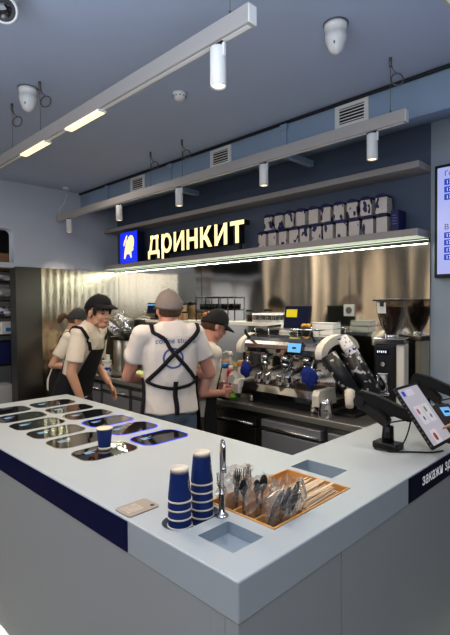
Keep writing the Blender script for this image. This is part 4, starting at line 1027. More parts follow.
def person(label, loc, heading, s=1.0, girth=1.0, lean=0, head_yaw=0, head_pitch=0, R_arm=None, L_arm=None, skin='skin', shirt='shirt', trousers='jeans', head_k=1.0, slv=1.0, up=0.0,
           shoes='black_soft', hem=.80, name='person', pointing=False, R_hand=None, L_hand=None, sleeve=.62, seed=0, rings=None, curl=22):
    t = thing(name, label, 'person', (loc[0], loc[1], 0), R(heading - 90))
    hip = V((0, 0, .92)); Ml = Matrix.Rotation(R(-lean), 3, 'X')
    def T(p):
        p = V(p)
        return (hip + Ml @ (p - hip)) * s if p.z > hip.z else p * s
    RG = [(z + up * max(0, min(1, (z - 1.05) / .3)), a, b_, c) for z, a, b_, c in (rings or RINGS)]
    def ring_at(z):
        for a, b in zip(RG, RG[1:]):
            if a[0] <= z <= b[0]:
                f = (z - a[0]) / (b[0] - a[0]); return [a[i] + (b[i] - a[i]) * f for i in range(4)]
        return RG[0] if z < RG[0][0] else RG[-1]
    def tp(a, z, off=0.0):
        _, rx, ry, cy = ring_at(z); rx = rx * girth + off; ry = ry * girth + off; a = R(a)
        return T((rx * math.sin(a), cy + ry * math.cos(a), z))
    sh = {+1: V((.172 * (1 + (girth - 1) * .5), -.012, 1.385 + up)), -1: V((-.172 * (1 + (girth - 1) * .5), -.012, 1.385 + up))}
    nb = T((0, -.012, 1.44 + up)); hc = V((0, .022, 1.595)); hc = T(hc)
    Hm = Matrix.Rotation(R(head_yaw), 3, 'Z') @ Matrix.Rotation(R(-head_pitch), 3, 'X')
    def hp(p): return hc + Hm @ ((V(p) + V((0, 0, .12))) * s * head_k - V((0, 0, .12 * s)))
    # ---- body
    b = MB()
    hk = s * head_k
    def he(c, r): b.ell(hp(c), tuple(q * hk for q in r), M['skin'], rot=Hm)
    he((0, -.014, .030), (.075, .094, .090)); he((0, .020, -.028), (.062, .066, .080)); he((0, .044, -.082), (.038, .038, .034)); he((0, .064, .022), (.052, .022, .016))
    for sd in (1, -1):
        he((.034 * sd, .056, -.034), (.022, .020, .026)); he((.078 * sd, -.008, -.012), (.009, .019, .030)); he((.048 * sd, .015, -.066), (.016, .034, .026))
    capsule(b, hp((0, .086, .004)), hp((0, .0985, -.028)), .0075 * hk, .0105 * hk)
    for sd in (1, -1): he((.009 * sd, .091, -.031), (.008, .010, .007))
    he((0, .083, -.059), (.022, .009, .012))
    capsule(b, hp((0, -.022, -.045)), nb, .056 * s, .062 * s)
    capsule(b, nb, T((0, -.01, 1.36 + up)), .062 * s, .09 * s); capsule(b, T((-.11, -.01, 1.36 + up)), T((.11, -.01, 1.36 + up)), .062 * s, .062 * s)
    b.ell(T((0, 0, 1.24)), (.155 * s * girth, .10 * s, .17 * s), M['skin']); b.ell(T((0, 0, 1.02)), (.145 * s * girth, .10 * s, .17 * s), M['skin'])
    arms = {}
    for sd, a, hd in ((1, R_arm, R_hand), (-1, L_arm, L_hand)):
        el, wr = (V(a[0]) * s, V(a[1]) * s) if a else (T((.245 * sd, -.02, 1.09)), T((.255 * sd, .06, .85)))
        S = T(sh[sd]); arms[sd] = (S, el, wr)
        capsule(b, S, el, .050 * s * (girth + 1) / 2, .041 * s * (girth + 1) / 2); capsule(b, el, wr, .041 * s * (girth + 1) / 2, .027 * s)
        dd, nn = hd if hd else ((wr - el), V((sd, 0, 0)))
        capsule(b, wr - (wr - el).normalized() * .02, wr + V(dd).normalized() * .015, .027 * s, .024 * s)
        hand(b, wr + V(dd).normalized() * .012, dd, nn, sd if True else 1, pointing and sd == 1, s * .98, curl)
    body = remeshed(b, 'body', M[skin], .0048, 5, t)
    # ---- shirt
    b = MB(); N = 40
    zs = [hem] + [r[0] for r in RG if r[0] > hem + .02]
    rows = []
    for z in zs: rows.append([tp(360 * k / N, z) for k in range(N)])
    b.loft(rows, M['shirt'])
    for sd in (1, -1):
        S, el, wr = arms[sd]; e2 = S + (el - S) * sleeve
        inner = T((.10 * sd, -.012, 1.365 + up))
        b.cyl(inner, S, .076 * s, .070 * s, M['shirt'], 20); b.ell(S, (.070 * s, .067 * s, .064 * s), M['shirt'])
        b.cyl(S, e2, .066 * s * girth, .072 * s * girth * slv, M['shirt'], 20)
    shirt_o = remeshed(b, 'shirt', M[shirt], .0075, 3, t, wrinkle=.012, seed=seed + loc[0] * 3)
    # ---- trousers and shoes
    b = MB(); g = girth
    b.ell(V((0, 0, .92)) * s, (.165 * g * s, .125 * g * s, .13 * s), M['jeans'])
    for sd in (1, -1):
        h_ = V((.085 * sd, 0, .88)) * s; kn = V((.095 * sd, .02, .48)) * s; an = V((.10 * sd, -.01, .05)) * s
        b.cyl(h_, kn, .092 * g * s, .070 * s, M['jeans'], 20); b.ell(h_, .092 * g * s, M['jeans']); b.ell(kn, .070 * s, M['jeans']); b.cyl(kn, an, .070 * s, .060 * s, M['jeans'], 20)
    remeshed(b, 'trousers', M[trousers], .011, 3, t, wrinkle=.008, seed=seed + 9)
    for sd in (1, -1):
        b = MB(); b.ell((.10 * sd * s, .045 * s, .05), (.048, .125, .048), M['skin']); b.box((.10 * sd * s - .045, -.075, .001), (.10 * sd * s + .045, .16, .03), M['skin'], .012)
        remeshed(b, 'shoe', M[shoes], .008, 2, t)
    me = shirt_o.data; bv = BVHTree.FromPolygons([v.co.copy() for v in me.vertices], [list(p.vertices) for p in me.polygons])
    return dict(t=t, T=T, tp=tp, hp=hp, Hm=Hm, s=s * head_k, bvh=bv, shirt=shirt_o, arms=arms, girth=girth)
def face(P, brow='hair_black', eyes=True):
    t, hp, Hm, s = P['t'], P['hp'], P['Hm'], P['s']
    for sd in (1, -1):
        MB().ell(hp((.031 * sd, .0775, -.002)), (.0125 * s, .006 * s, .0042 * s), M['eye'], rot=Hm, seg=14, rings=8).build('eye', t)
        MB().ell(hp((.032 * sd, .0815, .017)), (.017 * s, .005 * s, .003 * s), M[brow], rot=Hm, seg=14, rings=8).build('eyebrow', t)
    MB().ell(hp((0, .0895, -.059)), (.019 * s, .0045 * s, .0055 * s), M['lips'], rot=Hm, seg=14, rings=8).build('lips', t)
def ball_cap(P, m, visor_yaw=0, k=1.0, visor=True, low=.022):
    t, hp, Hm, s = P['t'], P['hp'], P['Hm'], P['s']
    Z = Matrix.Rotation(R(visor_yaw), 3, 'Z')
    b = MB(); rows = []
    for i in range(10):
        f = i / 9; a = f * PI / 2
        rows.append([hp(Z @ V((.084 * k * math.cos(a) ** .75 * math.cos(2 * PI * q / 36), -.012 + .104 * k * math.cos(a) ** .75 * math.sin(2 * PI * q / 36), low + (.118 - low + .018) * math.sin(a) - .045 * math.cos(a) * (1 - math.sin(2 * PI * q / 36)) / 2))) for q in range(36)])
    b.loft(rows, M[m]); c = b.build('cap', t)
    MB().ell(hp((0, -.012, .137)), (.008 * s, .008 * s, .005 * s), M[m]).build('cap_button', c)
    if visor:
        b = MB(); ins, out, ins2, out2 = [], [], [], []
        for i in range(19):
            a = R(-72 + 144 * i / 18 + 90); x, y = math.cos(a), math.sin(a)
            L = .072 * max(0, math.cos(a - PI / 2)) ** .6
            p = V((.083 * k * x, -.012 + .102 * k * y, low + .008)); q = V((p.x * 1.0, p.y + L, low - .006 - .012 * (1 - abs(x)) + .0 - .25 * x * x * .06))
            ins.append(hp(Z @ p)); out.append(hp(Z @ q)); ins2.append(hp(Z @ (p - V((0, 0, .005))))); out2.append(hp(Z @ (q - V((0, 0, .005)))))
        b.loft([ins, out, out2, ins2, ins], M[m], closed=False, cap=False); b.build('visor', c)
    return c
def ribbon(P, pts, width, m, name, parent=None, off=.006, thick=.003, n=40):
    """strap that lies on the shirt; pts are torso (angle, height) or free points"""
    t = parent or P['t']; q = [P['tp'](a, z, .03) if not isinstance(a, Vector) else a for a, z in pts]
    path = []
    segs = len(q) - 1
    for i in range(n + 1):
        f = i / n * segs; k = min(int(f), segs - 1); u = f - k
        p0 = q[max(k - 1, 0)]; p1 = q[k]; p2 = q[k + 1]; p3 = q[min(k + 2, segs)]
        path.append(.5 * ((2 * p1) + (p2 - p0) * u + (2 * p0 - 5 * p1 + 4 * p2 - p3) * u * u + (3 * p1 - p0 - 3 * p2 + p3) * u ** 3))
    rows = []
    for i, p in enumerate(path):
        co_, no, _, _ = P['bvh'].find_nearest(p)
        d = (path[min(i + 1, n)] - path[max(i - 1, 0)]).normalized(); sdv = d.cross(no).normalized() * width / 2
        row = []
        for sgn, o in ((-1, off), (1, off), (1, off + thick), (-1, off + thick)):
            c2, n2, _, _ = P['bvh'].find_nearest(co_ + sdv * sgn)
            row.append(co_ + sdv * sgn + no * o if (c2 - co_ - sdv * sgn).length > .02 else c2 + n2 * o)
        rows.append(row)
    b = MB(); b.loft(rows, M[m]); return b.build(name, t)
def sheet(P, a0, a1, z0, z1, m, name, parent=None, off=.012, top=None, na=28, nz=16):
    """apron panel wrapped round the front of the torso and hips"""
    b = MB(); tp = P['tp']; rows = []
    for i in range(nz + 1):
        z = z0 + (z1 - z0) * i / nz; f = i / nz
        aa0 = a0 if top is None else a0 + (top[0] - a0) * f; aa1 = a1 if top is None else a1 + (top[1] - a1) * f
        fl = off + .02 * max(0, (.95 - z)) ; r = []
        for k in range(na + 1):
            a = aa0 + (aa1 - aa0) * k / na; w_ = .006 * math.sin(R(a) * 9 + z * 4) * max(0, min(1, (1.05 - z) * 3))
            r.append((a, z, fl + w_))
        rows.append(r)
    o_ = [[tp(*c) for c in r] for r in rows]; i_ = [[tp(a, z, f - .004) for a, z, f in r] for r in rows]
    b.loft(o_, M[m], closed=False, cap=False); b.loft(i_, M[m], closed=False, cap=False)
    for A, Bq in ((o_[0], i_[0]), (o_[-1], i_[-1]), ([r[0] for r in o_], [r[0] for r in i_]), ([r[-1] for r in o_], [r[-1] for r in i_])): b.loft([A, Bq], M[m], closed=False, cap=False)
    return b.build(name, parent or P['t'])
def print_on_back(P, me, m, name, cx, cz, dx=1, curve=0.0):
    """flat artwork (mesh in x,y) laid on the back of the shirt"""
    for v in me.vertices:
        x, y = v.co.x, v.co.y + curve * v.co.x ** 2
        p = P['T']((cx + x * dx, -.4, cz + y)); q = P['T']((cx + x * dx, 0, cz + y))
        h = P['bvh'].ray_cast(p, (q - p).normalized())
        v.co = (h[0] + h[1] * .0035) if h[0] else q
    me.materials.clear(); me.materials.append(m)
    o = bpy.data.objects.new(name, me); COL.objects.link(o); o.parent = P['shirt']; return o

# --- man in the grey cap, seen from behind
P = person('broad man in grey cap and white shirt seen from behind with crossed black straps', (-2.40, 1.90), 152, s=.985, girth=1.0, head_yaw=8, head_pitch=4, skin='skin_pink', trousers='jeans', hem=.93, up=.052,
           R_arm=((.275, .02, 1.16), (.06, .19, 1.10)), L_arm=((-.265, .09, 1.16), (-.10, .29, 1.08)), seed=1, sleeve=.60)
t = P['t']; hp = P['hp']
ball_cap(P, 'cap_grey', 0, 1.08, True, .034)
b = MB(); b.ell(hp((0, -.032, -.004)), (.0755 * .985, .080 * .985, .062 * .985), M['hair_brown'], rot=P['Hm']); b.build('hair', t)
face(P, 'hair_brown')
ap = sheet(P, -108, 108, .50, 1.15, 'black_cloth', 'apron', t, .014); sheet(P, -52, 52, 1.15, 1.38, 'black_cloth', 'bib', ap, .012, (-30, 30))
ribbon(P, [(-100, 1.50), (-138, 1.468), (-165, 1.41), (179, 1.325), (152, 1.22), (116, 1.12)], .024, 'black_cloth', 'strap', ap)
ribbon(P, [(95, 1.475), (122, 1.45), (150, 1.39), (178, 1.32), (-154, 1.225), (-116, 1.135)], .026, 'black_cloth', 'strap', ap)
ribbon(P, [(-114, 1.145), (-150, 1.11), (180, 1.095), (150, 1.11), (116, 1.135)], .020, 'black_cloth', 'waist_tie', ap)
ribbon(P, [(176, 1.14), (177, 1.06), (175, .98), (176, .90)], .028, 'black_cloth', 'hanging_tie', ap, .008)
me = text_mesh('coffee studio', .05, .0); w_ = max(v.co.x for v in me.vertices)
for v in me.vertices: v.co.x -= w_ / 2
bm = bmesh.new(); bm.from_mesh(me); bmesh.ops.subdivide_edges(bm, edges=bm.edges, cuts=1); bm.to_mesh(me); bm.free()
print_on_back(P, me, M['shirt_ink'], 'printed_lettering', .02, 1.385, 1, -.25)
bm = bmesh.new(); ri = []; ro = []
for k in range(40):
    a = 2 * PI * k / 40; ri.append(bm.verts.new((.054 * math.cos(a), .054 * math.sin(a), 0))); ro.append(bm.verts.new((.066 * math.cos(a), .066 * math.sin(a), 0)))
for k in range(40): bm.faces.new((ri[k], ro[k], ro[(k + 1) % 40], ri[(k + 1) % 40]))
me = bpy.data.meshes.new('printed_ring'); bm.to_mesh(me); bm.free()
print_on_back(P, me, M['shirt_ink'], 'printed_ring', .0, 1.29)

# --- young man in the black cap
P = person('young man in black cap and black apron looking down at the counter', (-3.555, 1.815), 34, s=.99, girth=.95, lean=19, head_yaw=-24, head_pitch=4, head_k=1.10, up=.045, skin='skin', shirt='shirt_cream', trousers='black_trousers',
           R_arm=((.235, .12, 1.10), (.20, .19, .87)), L_arm=((-.20, .12, 1.10), (-.11, .26, .99)), L_hand=((.0, .45, -.85), (-.75, .5, .3)), seed=3, sleeve=.72, curl=14)
t = P['t']; hp = P['hp']; Hm = P['Hm']
face(P); ball_cap(P, 'black_cloth', 4, 1.06, True, .056)
b = MB(); b.ell(hp((0, -.030, .022)), (.086, .094, .094), M['hair_black'], rot=Hm)
for k in range(9):
    x = -.062 + .0155 * k; b.cyl(hp((x * .95, .085 - 6 * x * x, .055)), hp((x * 1.05 + .006, .092 - 6 * x * x, .018 + .006 * (k % 2))), .014, .006, M['hair_black'], 8)
for sd in (1, -1): b.ell(hp((.070 * sd, .034, .014)), (.009, .020, .036), M['hair_black'], rot=Hm)
b.build('hair', t)
ap = sheet(P, -150, 150, .45, 1.08, 'black_cloth', 'apron', t, .014); sheet(P, -62, 62, 1.08, 1.33, 'black_cloth', 'bib', ap, .014, (-38, 38))
for a in (1, -1): ribbon(P, [(38 * a, 1.32), (50 * a, 1.40), (78 * a, 1.44), (125 * a, 1.42), (-178 * a, 1.30), (-140 * a, 1.12), (-130 * a, 1.07)], .026, 'black_cloth', 'strap', ap)

# --- woman with the pony tail
P = person('woman in charcoal cap with short ponytail standing by the rippled steel wall', (-4.62, 2.22), 60, s=.93, girth=.9, lean=15, head_yaw=0, head_pitch=14, skin='skin', shirt='shirt_cream', trousers='khaki',
           R_arm=((.22, -.06, 1.10), (.17, .20, 1.05)), L_arm=((-.22, -.02, 1.10), (-.14, .24, 1.06)), seed=5, sleeve=.7)
t = P['t']; hp = P['hp']; Hm = P['Hm']; s_ = P['s']
face(P); ball_cap(P, 'cap_dark', 0, 1.03, True, .028)
b = MB(); b.ell(hp((0, -.03, .008)), (.078 * s_, .085 * s_, .075 * s_), M['hair_brown'], rot=Hm); h_ = b.build('hair', t)
b = MB(); b.tube([hp((0, -.10, .01)), hp((0, -.145, .015)), hp((0, -.175, -.015)), hp((0, -.185, -.06)), hp((0, -.18, -.085))], [.018, .030, .034, .024, .008], M['hair_brown'], 14); b.build('ponytail', h_)
ap = sheet(P, -140, 140, .5, 1.07, 'black_cloth', 'apron', t, .013); sheet(P, -55, 55, 1.07, 1.33, 'black_cloth', 'bib', ap, .012, (-35, 35))
for a in (1, -1): ribbon(P, [(38 * a, 1.32), (60 * a, 1.42), (120 * a, 1.43), (168 * a, 1.35), (-160 * a, 1.20), (-125 * a, 1.06)], .022, 'black_cloth', 'strap', ap)

# --- fourth member of staff behind the man
P = person('slim staff member in black cap and pale shirt bent over the sauces', (-2.475, 2.215), 66, s=.92, girth=.82, lean=10, slv=.9, head_yaw=0, head_pitch=24, skin='skin_pink', shirt='shirt_cream', trousers='khaki',
           R_arm=((.20, -.04, 1.10), (.10, .14, 1.07)), L_arm=((-.20, .02, 1.12), (-.07, .16, 1.09)), seed=8, sleeve=.66)
t = P['t']; hp = P['hp']; Hm = P['Hm']; s_ = P['s']
face(P, 'hair_brown'); c = ball_cap(P, 'black_cloth', 0, 1.04, True, .028)
b = MB(); b.ell(hp((0, -.03, -.005)), (.079 * s_, .084 * s_, .066 * s_), M['hair_brown'], rot=Hm); h_ = b.build('hair', t)
b = MB(); b.ell(hp((0, -.108, .045)), (.026 * s_, .016 * s_, .022 * s_), M['hair_ginger'], rot=Hm); b.build('hair_tuft', h_)
ap = sheet(P, -95, 95, .5, 1.06, 'black_cloth', 'apron', t, .014); sheet(P, -50, 50, 1.06, 1.33, 'black_cloth', 'bib', ap, .012, (-30, 30))

# --- customer whose pointing finger reaches the tablet
hd = 215; root = V((-.26, 2.33, 0)); Rz = Matrix.Rotation(-R(hd - 90), 3, 'Z')
def loc_(p): return Rz @ (V(p) - root)
tipw = V((-.777, 2.087, 1.064)) + V((.77, 0, .64)) * .006
dw = V((-.76, -.58, -.22)).normalized(); nw = V((-.1, -.2, 1)); nw = (nw - dw * nw.dot(dw)).normalized(); tw = nw.cross(dw)
ww = tipw - dw * .178 - tw * .031
P = person('customer in dark top beyond the countertop pointing one finger at the tablet', (root.x, root.y), hd, s=1.0, girth=.95, head_yaw=10, head_pitch=22, skin='skin', shirt='black_cloth', trousers='jeans',
           R_arm=(tuple(loc_(ww + V((.19, .15, -.06)))), tuple(loc_(ww))), R_hand=(tuple(Rz @ dw), tuple(Rz @ nw)), pointing=True, seed=12, sleeve=.95)
t = P['t']; hp = P['hp']; face(P, 'hair_brown')
b = MB(); b.ell(hp((0, -.028, .045)), (.082, .093, .088), M['hair_brown'], rot=P['Hm']); b.build('hair', t)
# ------------------------------------------------------------------ tablet arms on the counter
def arm(base, joint, tip, lab):
    base, joint, tip = V(base), V(joint), V(tip)
    t = thing('monitor_mount', lab, 'monitor arm', base); q = -base
    MB().box((-.058, -.038, 0), (.058, .038, .030), M['black'], .006).build('clamp_base', t)
    top = base + V((.0, 0, .085)); mid = base + V((-.012, 0, .12))
    MB().lathe([(0, .03), (.026, .03), (.024, .10), (0, .105)], (0, 0, 0), M['black'], 24).build('post', t)
    def link(p, r_, w, h0, h1, nm, parent, m=M['black']):
        d = (r_ - p); L = d.length; x = d.normalized(); y = V((0, 0, 1)).cross(x).normalized(); z = x.cross(y)
        Fm = Matrix((x, z, -y)).transposed()
        poly = [(-h0 * .45, -h0 * .3), (-h0 * .2, -h0 * .5), (L, -h1 * .5), (L + h1 * .3, -h1 * .2), (L + h1 * .3, h1 * .3), (L, h1 * .5), (L * .25, h0 * .62), (-h0 * .2, h0 * .5), (-h0 * .45, h0 * .2)]
        b = MB(); b.prism(poly, w, m, F=Fm, o=p + q + y * w / 2)
        bmesh.ops.bevel(b.bm, geom=[e for e in b.bm.edges], offset=.005, segments=2, affect='EDGES')
        return b.build(nm, parent)
    link(mid, joint - V((0, 0, .012)), .040, .046, .042, 'lower_link', t)
    up_ = link(joint + V((0, 0, .02)), tip, .046, .058, .046, 'spring_arm', t)
    d = (tip - joint).normalized(); c = joint + d * .10 + V((0, 0, .02))
    MB().cyl(joint + q + V((0, -.034, 0)), joint + q + V((0, .034, 0)), .026, .026, M['black'], 24).build('elbow_joint', t)
    MB().tube([tip + q, tip + q + V((.03, 0, -.004)), tip + q + V((.055, 0, .012))], [.02, .018, .022], M['black'], 14).build('head_mount', t)
    pts = []
    for k in range(21):
        f = k / 20; pts.append((tip + q) * (1 - f) + V((-.03, -.055, .012)) * f + V((.02 * math.sin(f * 6), -.05 * math.sin(PI * f), -.13 * math.sin(PI * f * .9) * (1 - f * .6))))
    for p_ in pts: p_.z = max(p_.z, .006)
    MB().tube(pts, .0032, M['black_soft'], 8).build('cable', t)
    pts = [tip + q + V((.0, -.02, -.01)), V((.02, -.055, .12)), V((.005, -.062, .04)), V((.03, -.06, .005)), V((.10, .0, .004)), V((.17, .06, .004)), V((.20, .12, .004))]
    b = MB(); pp = []
    for i in range(len(pts) - 1):
        p0, p1, p2, p3 = pts[max(i - 1, 0)], pts[i], pts[i + 1], pts[min(i + 2, len(pts) - 1)]
        for k in range(8):
            u = k / 8; pp.append(.5 * ((2 * p1) + (p2 - p0) * u + (2 * p0 - 5 * p1 + 4 * p2 - p3) * u * u + (3 * p1 - p0 - 3 * p2 + p3) * u ** 3))
    b.tube(pp, .0032, M['black_soft'], 8).build('cable', t)
    return t
arm((-.969, 2.006, ZT), (-1.10, 2.01, 1.145), (-.885, 2.06, 1.095), 'black spring arm holding the tilted tablet over the countertop')
arm((-.985, 2.66, ZT), (-1.115, 2.665, 1.155), (-.89, 2.70, 1.10), 'black spring arm standing by the wall beyond the payment terminal')
def tilted_frame(c, u, v):
    u = V(u).normalized(); v = V(v); v = (v - u * v.dot(u)).normalized(); n = v.cross(u)
    return Matrix((v, u, n)).transposed().to_4x4() @ Matrix.Identity(4), V(c)
def tablet(c, W, L, lab):
    t = thing('tablet', lab, 'tablet')
    Fm, c_ = tilted_frame(c, (-.150, 0, .204), (0, 1, 0)); t.matrix_world = Matrix.Translation(c_) @ Fm
    MB().prism(rrect(W + .016, L + .016, .012), .014, M['black'], o=(0, L / 2, -.016)).build('case', t)
    b = MB()
    for k in range(14): b.box((-W / 2 - .010, .006 + k * L / 14, -.010), (-W / 2 - .0075, .014 + k * L / 14, -.003), M['grey_metal'])
    b.build('case_slot', t)
    sc = MB().prism(rrect(W - .006, L - .008, .006), .0012, M['screen_tab'], o=(0, L / 2, -.002)).build('lit_screen', t)
    MB().prism(rrect(.024, .024, .005), .0006, M['blue_print'], o=(-W / 2 + .032, L - .028, -.0008)).build('blue_icon', sc)
    for w_, h_, x, y in ((.07, .03, -.01, L - .028), (.064, .085, -.032, .135), (.064, .085, .040, .135), (.06, .06, -.03, .035)): MB().prism(rrect(w_, h_, .005), .0004, M['screen_tab2'], o=(x, y, -.0008)).build('page_card', sc)
    for m, x, y, w_, h_ in (('red_soft', -.044, .152, .018, .026), ('green_print', .028, .152, .018, .026), ('grey_metal', -.03, .118, .012, .018), ('grey_metal', .042, .118, .012, .018), ('brown_print', -.035, .034, .026, .034)):
        MB().prism(rrect(w_, h_, w_ * .45), .0005, M[m], o=(x, y, -.0004)).build('product_picture', sc)
    return t
tablet((-.745, 2.058, 1.012), .205, .270, 'tilted black framed tablet with a pale menu page touched by a finger')
t = thing('payment_terminal', 'dark brown payment terminal with a blue screen behind the tablet', 'terminal', (-.815, 2.32, ZT), R(62))
MB().prism(rrect(.09, .11, .02), .008, M['black']).build('foot', t)
MB().tube([(0, 0, .008), (0, .01, .06), (0, .005, .09)], [.016, .012, .012], M['black'], 12).build('stem', t)
rx = Matrix.Rotation(R(42), 3, 'X')
MB().box((-.045, -.085, .085), (.045, .085, .112), mat('dark brown plastic', (.045, .032, .028), .4), .008, rot=rx).build('housing', t)
b = MB(); b.box((-.034, -.008 - .02 + .05, .1335), (.034, .042, .1345), M['screen_cyan'], 0, rot=rx)
for v in b.bm.verts: pass
b.bm.free()
F4 = rx.to_4x4(); o = MB().box((-.026, .012, .0137), (.026, .062, .0147), M['screen_cyan']).box((-.014, .03, .0147), (.014, .042, .0151), M['screen_navy']).build('lit_screen', t)
o.matrix_local = Matrix.Translation((0, 0, .0985)) @ F4
o = MB()
for i in range(3):
    for j in range(4): o.box((-.032 + .022 * i, -.07 + .015 * j, .0137), (-.014 + .022 * i, -.06 + .015 * j, .0152), M['black'])
o = o.build('key_pad', t); o.matrix_local = Matrix.Translation((0, 0, .0985)) @ F4
# ------------------------------------------------------------------ track lights
TZ = 2.575
def track(lab, p0, p1, z=TZ, wires=(), hh=.064, ww=.042):
    p0, p1 = V((*p0, z)), V((*p1, z)); d = (p1 - p0); L = d.length; a = math.atan2(d.y, d.x)
    t = thing('track_light', lab, 'track light', p0, a)
    MB().box((0, -ww / 2, -hh), (L, ww / 2, 0), M['track'], .003).build('rail', t)
    MB().box((.012, -ww / 2 + .012, -hh - .0015), (L - .012, ww / 2 - .012, -hh + .004), M['white_plastic']).build('lower_channel', t)
    for e_ in (-.003, L - .001): MB().box((e_, -ww / 2 + .002, -hh + .002), (e_ + .004, ww / 2 - .002, -.002), M['white_plastic'], .0015).build('end_cap', t)
    for x, coil in wires:
        c = MB().tube([(x, 0, 0), (x, 0, H - z - .001)], .0016, M['grey_metal'], 6).cyl((x, 0, 0), (x, 0, .02), .006, .004, M['grey_metal']).cyl((x, 0, H - z - .045), (x, 0, H - z - .001), .008, .008, M['grey_metal'], 12).build('suspension_cable', t)
        zc = H - z - .115; ex = V((.62, -.62, .25)).normalized(); Ri = Matrix.Rotation(-a, 3, 'Z'); e1 = Ri @ V((.75, .6, .1)).normalized(); e2 = Ri @ V((-.2, .1, 1)).normalized()
        pts = [V((x, 0, H - z - .03)), V((x + .012, .006, zc + .05))]
        for k in range(61):
            an = 2 * PI * k / 20 + PI / 2; pts.append(V((x, 0, zc)) + e1 * (.034 + .030 * math.cos(an)) + e2 * (.034 * math.sin(an)) + V((0, 0, .0012 * math.sin(k * .9))))
        MB().tube(pts, .0036, M['grey_metal'], 6).build('cable_coil', c)
    return t
T1 = track('long off-white track with two glowing strips hanging over the pickup displays', (-4.3, 1.17), (-1.03, 1.17), wires=((-3.02 + 4.3, 1), (-2.62 + 4.3, 1), (-1.13 + 4.3, 1)))
T2 = track('long off-white track with five spotlights running before the bulkhead', (-4.84, 2.34), (-1.035, 2.34), wires=((-3.18 + 4.84, 1), (-2.78 + 4.84, 1), (-1.12 + 4.84, 1)))
MB().lathe([(0, H - TZ - .02), (.03, H - TZ - .018), (.034, H - TZ - .001), (0, H - TZ - .001)], (.09, .04, 0), M['white_plastic'], 20).build('ceiling_rose', T2)
MB().tube([(.09, .04, H - TZ - .015), (.12, .035, .19), (.10, .02, .12), (.03, .0, .06), (.015, 0, -.001)], .0045, M['white_plastic'], 8).build('feed_cable', T2)
T3 = track('off-white track crossing the ceiling beside the menu screen side of the room', (-.525, -1.0), (-.525, 2.3), z=2.565, wires=((.4, 0), (1.6, 0)))
for a, b_ in ((-2.86, -2.535), (-2.29, -1.965)):
    m_ = (a + b_) / 2 + 4.3; l = (b_ - a) / 2; z_ = -.0655
    d = MB().box((m_ - l, -.020, z_ - .009), (m_ + l, .020, z_), M['strip_warm'], .002).build('glowing_strip', T1); d['label'] = 'glowing warm light strip'
    for q in (-1, 1): MB().box((m_ + q * (l + .004) - .0036, -.0205, z_ - .009), (m_ + q * (l + .004) + .0036, .0205, z_), M['white_plastic']).build('end_cap', d)
sp = thing('track_spotlight', 'x', 'spotlight')
MB().box((-.03, -.011, -.006), (.03, .011, 0), M['black'], .002).build('adapter', sp)
MB().box((.024, -.005, -.05), (.034, .005, -.004), M['white_plastic'], .001).build('bracket', sp)
lb = MB().lathe([(0, -.012), (.026, -.012), (.0285, -.016), (.0285, -.145), (.0255, -.147), (.0245, -.138), (0, -.138)], (0, 0, 0), M['white_plastic'], 28).build('lamp_body', sp)
MB().lathe([(.0238, -.1385), (.022, -.142), (0, -.1425)], (0, 0, 0), M['lamp_warm'], 24).build('lens', lb)
def spot_light(loc, power, size=100):
    l = bpy.data.lights.new('spot', 'SPOT'); l.energy = power; l.spot_size = R(size); l.spot_blend = .6; l.color = (1, .82, .60); l.shadow_soft_size = .03
    o = bpy.data.objects.new('spot', l); COL.objects.link(o); o.location = loc
for k, (x, y, lab) in enumerate(((-1.19, 1.17, 'white cylinder spotlight alone on the track with glowing strips'),
        (-1.22, 2.34, 'white cylinder spotlight, first of five from the menu screen end of the track'), (-1.97, 2.34, 'white cylinder spotlight, second of five from the menu screen end of the track'),
        (-2.82, 2.34, 'white cylinder spotlight above the lit lettering, middle one of five'), (-3.66, 2.34, 'white cylinder spotlight above the logo box, fourth of five from the menu screen'), (-4.60, 2.34, 'white cylinder spotlight at the feed cable end of the track'))):
    o = sp if k == 0 else dup(sp, (0, 0, 0)); o.location = (x, y, TZ - .0655); o['label'] = lab; o['group'] = 'track spotlights'
    spot_light((x, y, TZ - .0655 - .150), SPOT_W if k else SPOT_W * 1.2)
# ------------------------------------------------------------------ ceiling sensors
def sensor(loc, lab, turn):
    t = thing('ceiling_sensor', lab, 'ceiling sensor', loc, turn, 'white ceiling sensors')
    MB().lathe([(0, -.001), (.052, -.001), (.052, -.02), (.049, -.024), (.047, -.05), (.050, -.052), (.046, -.075), (.030, -.118), (.012, -.132), (0, -.133)], (0, 0, 0), M['white_plastic'], 28).build('housing', t)
    MB().lathe([(.0525, -.001), (.056, -.001), (.056, -.006), (.0525, -.006)], (0, 0, 0), M['grey_metal'], 28).build('base_ring', t)
    MB().ell((.030, -.016, -.092), (.006, .006, .012), M['grey_metal'], seg=12, rings=8).build('sensor_eye', t)
sensor((-1.16, 1.885, H), 'white bell shaped sensor on the ceiling before the bulkhead', R(-40)); sensor((-2.745, 1.155, H), 'white bell shaped sensor on the ceiling between two cable coils', R(-20))
t = thing('smoke_detector', 'small round white smoke detector on the bare middle of the ceiling', 'smoke detector', (-2.18, 1.82, H))
MB().lathe([(0, -.001), (.042, -.001), (.043, -.014), (.036, -.02), (.036, -.03), (.024, -.044), (0, -.046)], (0, 0, 0), M['white_plastic'], 28).build('housing', t)
b = MB()
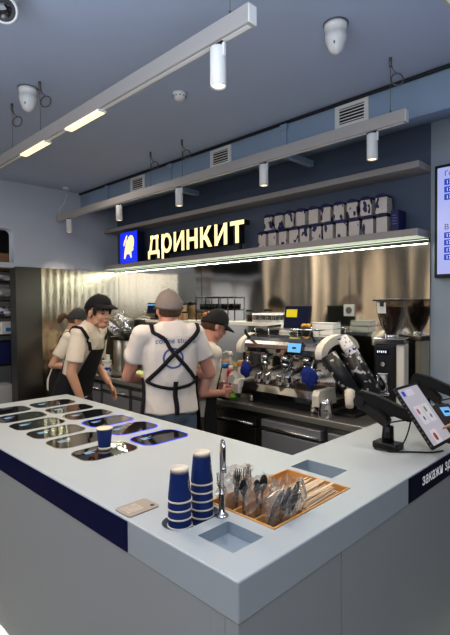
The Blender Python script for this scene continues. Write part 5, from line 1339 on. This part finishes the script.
for k in range(10): a = 2 * PI * k / 10; b.box((.0345 * math.cos(a) - .004, .0345 * math.sin(a) - .004, -.028), (.0345 * math.cos(a) + .004, .0345 * math.sin(a) + .004, -.022), M['grey_metal'])
b.build('vent_slot', t)
t = thing('security_camera', 'white security camera with dark glass face under the ceiling', 'camera', (-1.96, .735, H))
MB().lathe([(0, -.001), (.06, -.001), (.06, -.02), (.045, -.03), (0, -.03)], (0, 0, 0), M['white_plastic'], 28).build('mount', t)
Fc = frame_z((.80, -.25, -.62)); cc = V((0, 0, -.075))
MB().lathe([(0, -.055), (.03, -.048), (.050, -.02), (.054, .01), (.050, .034), (.043, .038), (.042, .030), (0, .030)], cc, M['white_plastic'], 32, F=Fc).build('camera_shell', t)
MB().lathe([(.0415, .030), (.0415, .0315), (0, .034)], cc, M['black_glass'], 32, F=Fc).build('glass_face', t)
MB().lathe([(.012, .0345), (.010, .037), (0, .037)], cc + Fc @ V((0, -.026, 0)), M['grey_metal'], 18, F=Fc).build('lens', t)

# ------------------------------------------------------------------ light
def area(loc, size, power, col, target, sy=None):
    l = bpy.data.lights.new('area', 'AREA'); l.energy = power; l.color = col; l.size = size
    if sy: l.shape = 'RECTANGLE'; l.size_y = sy
    o = bpy.data.objects.new('area', l); COL.objects.link(o); o.location = loc
    o.rotation_euler = (V(target) - V(loc)).to_track_quat('-Z', 'Y').to_euler()
for args in AREAS: area(*args)
for a, b_ in ((-2.86, -2.535), (-2.29, -1.965)): area(((a + b_) / 2, 1.17, TZ - .085), b_ - a, STRIP_W, (1, .80, .56), ((a + b_) / 2, 1.17, 0), .03)
area((-3.05, YB - .055, 1.995), 3.6, LED_W, (.90, 1.0, .86), (-3.05, YB - .055, 0), .02)
area((-3.2, 2.98, 2.44), 2.6, .0 + 1.2, (1, .82, .5), (-3.2, 2.98, 0), .02)
w = bpy.data.worlds.new('world'); scene.world = w; w.use_nodes = True
w.node_tree.nodes['Background'].inputs[0].default_value = (.55, .62, .8, 1); w.node_tree.nodes['Background'].inputs[1].default_value = .05
scene.view_settings.view_transform = 'Standard'; scene.view_settings.look = 'None'; scene.view_settings.exposure = EXPO; scene.view_settings.gamma = .88
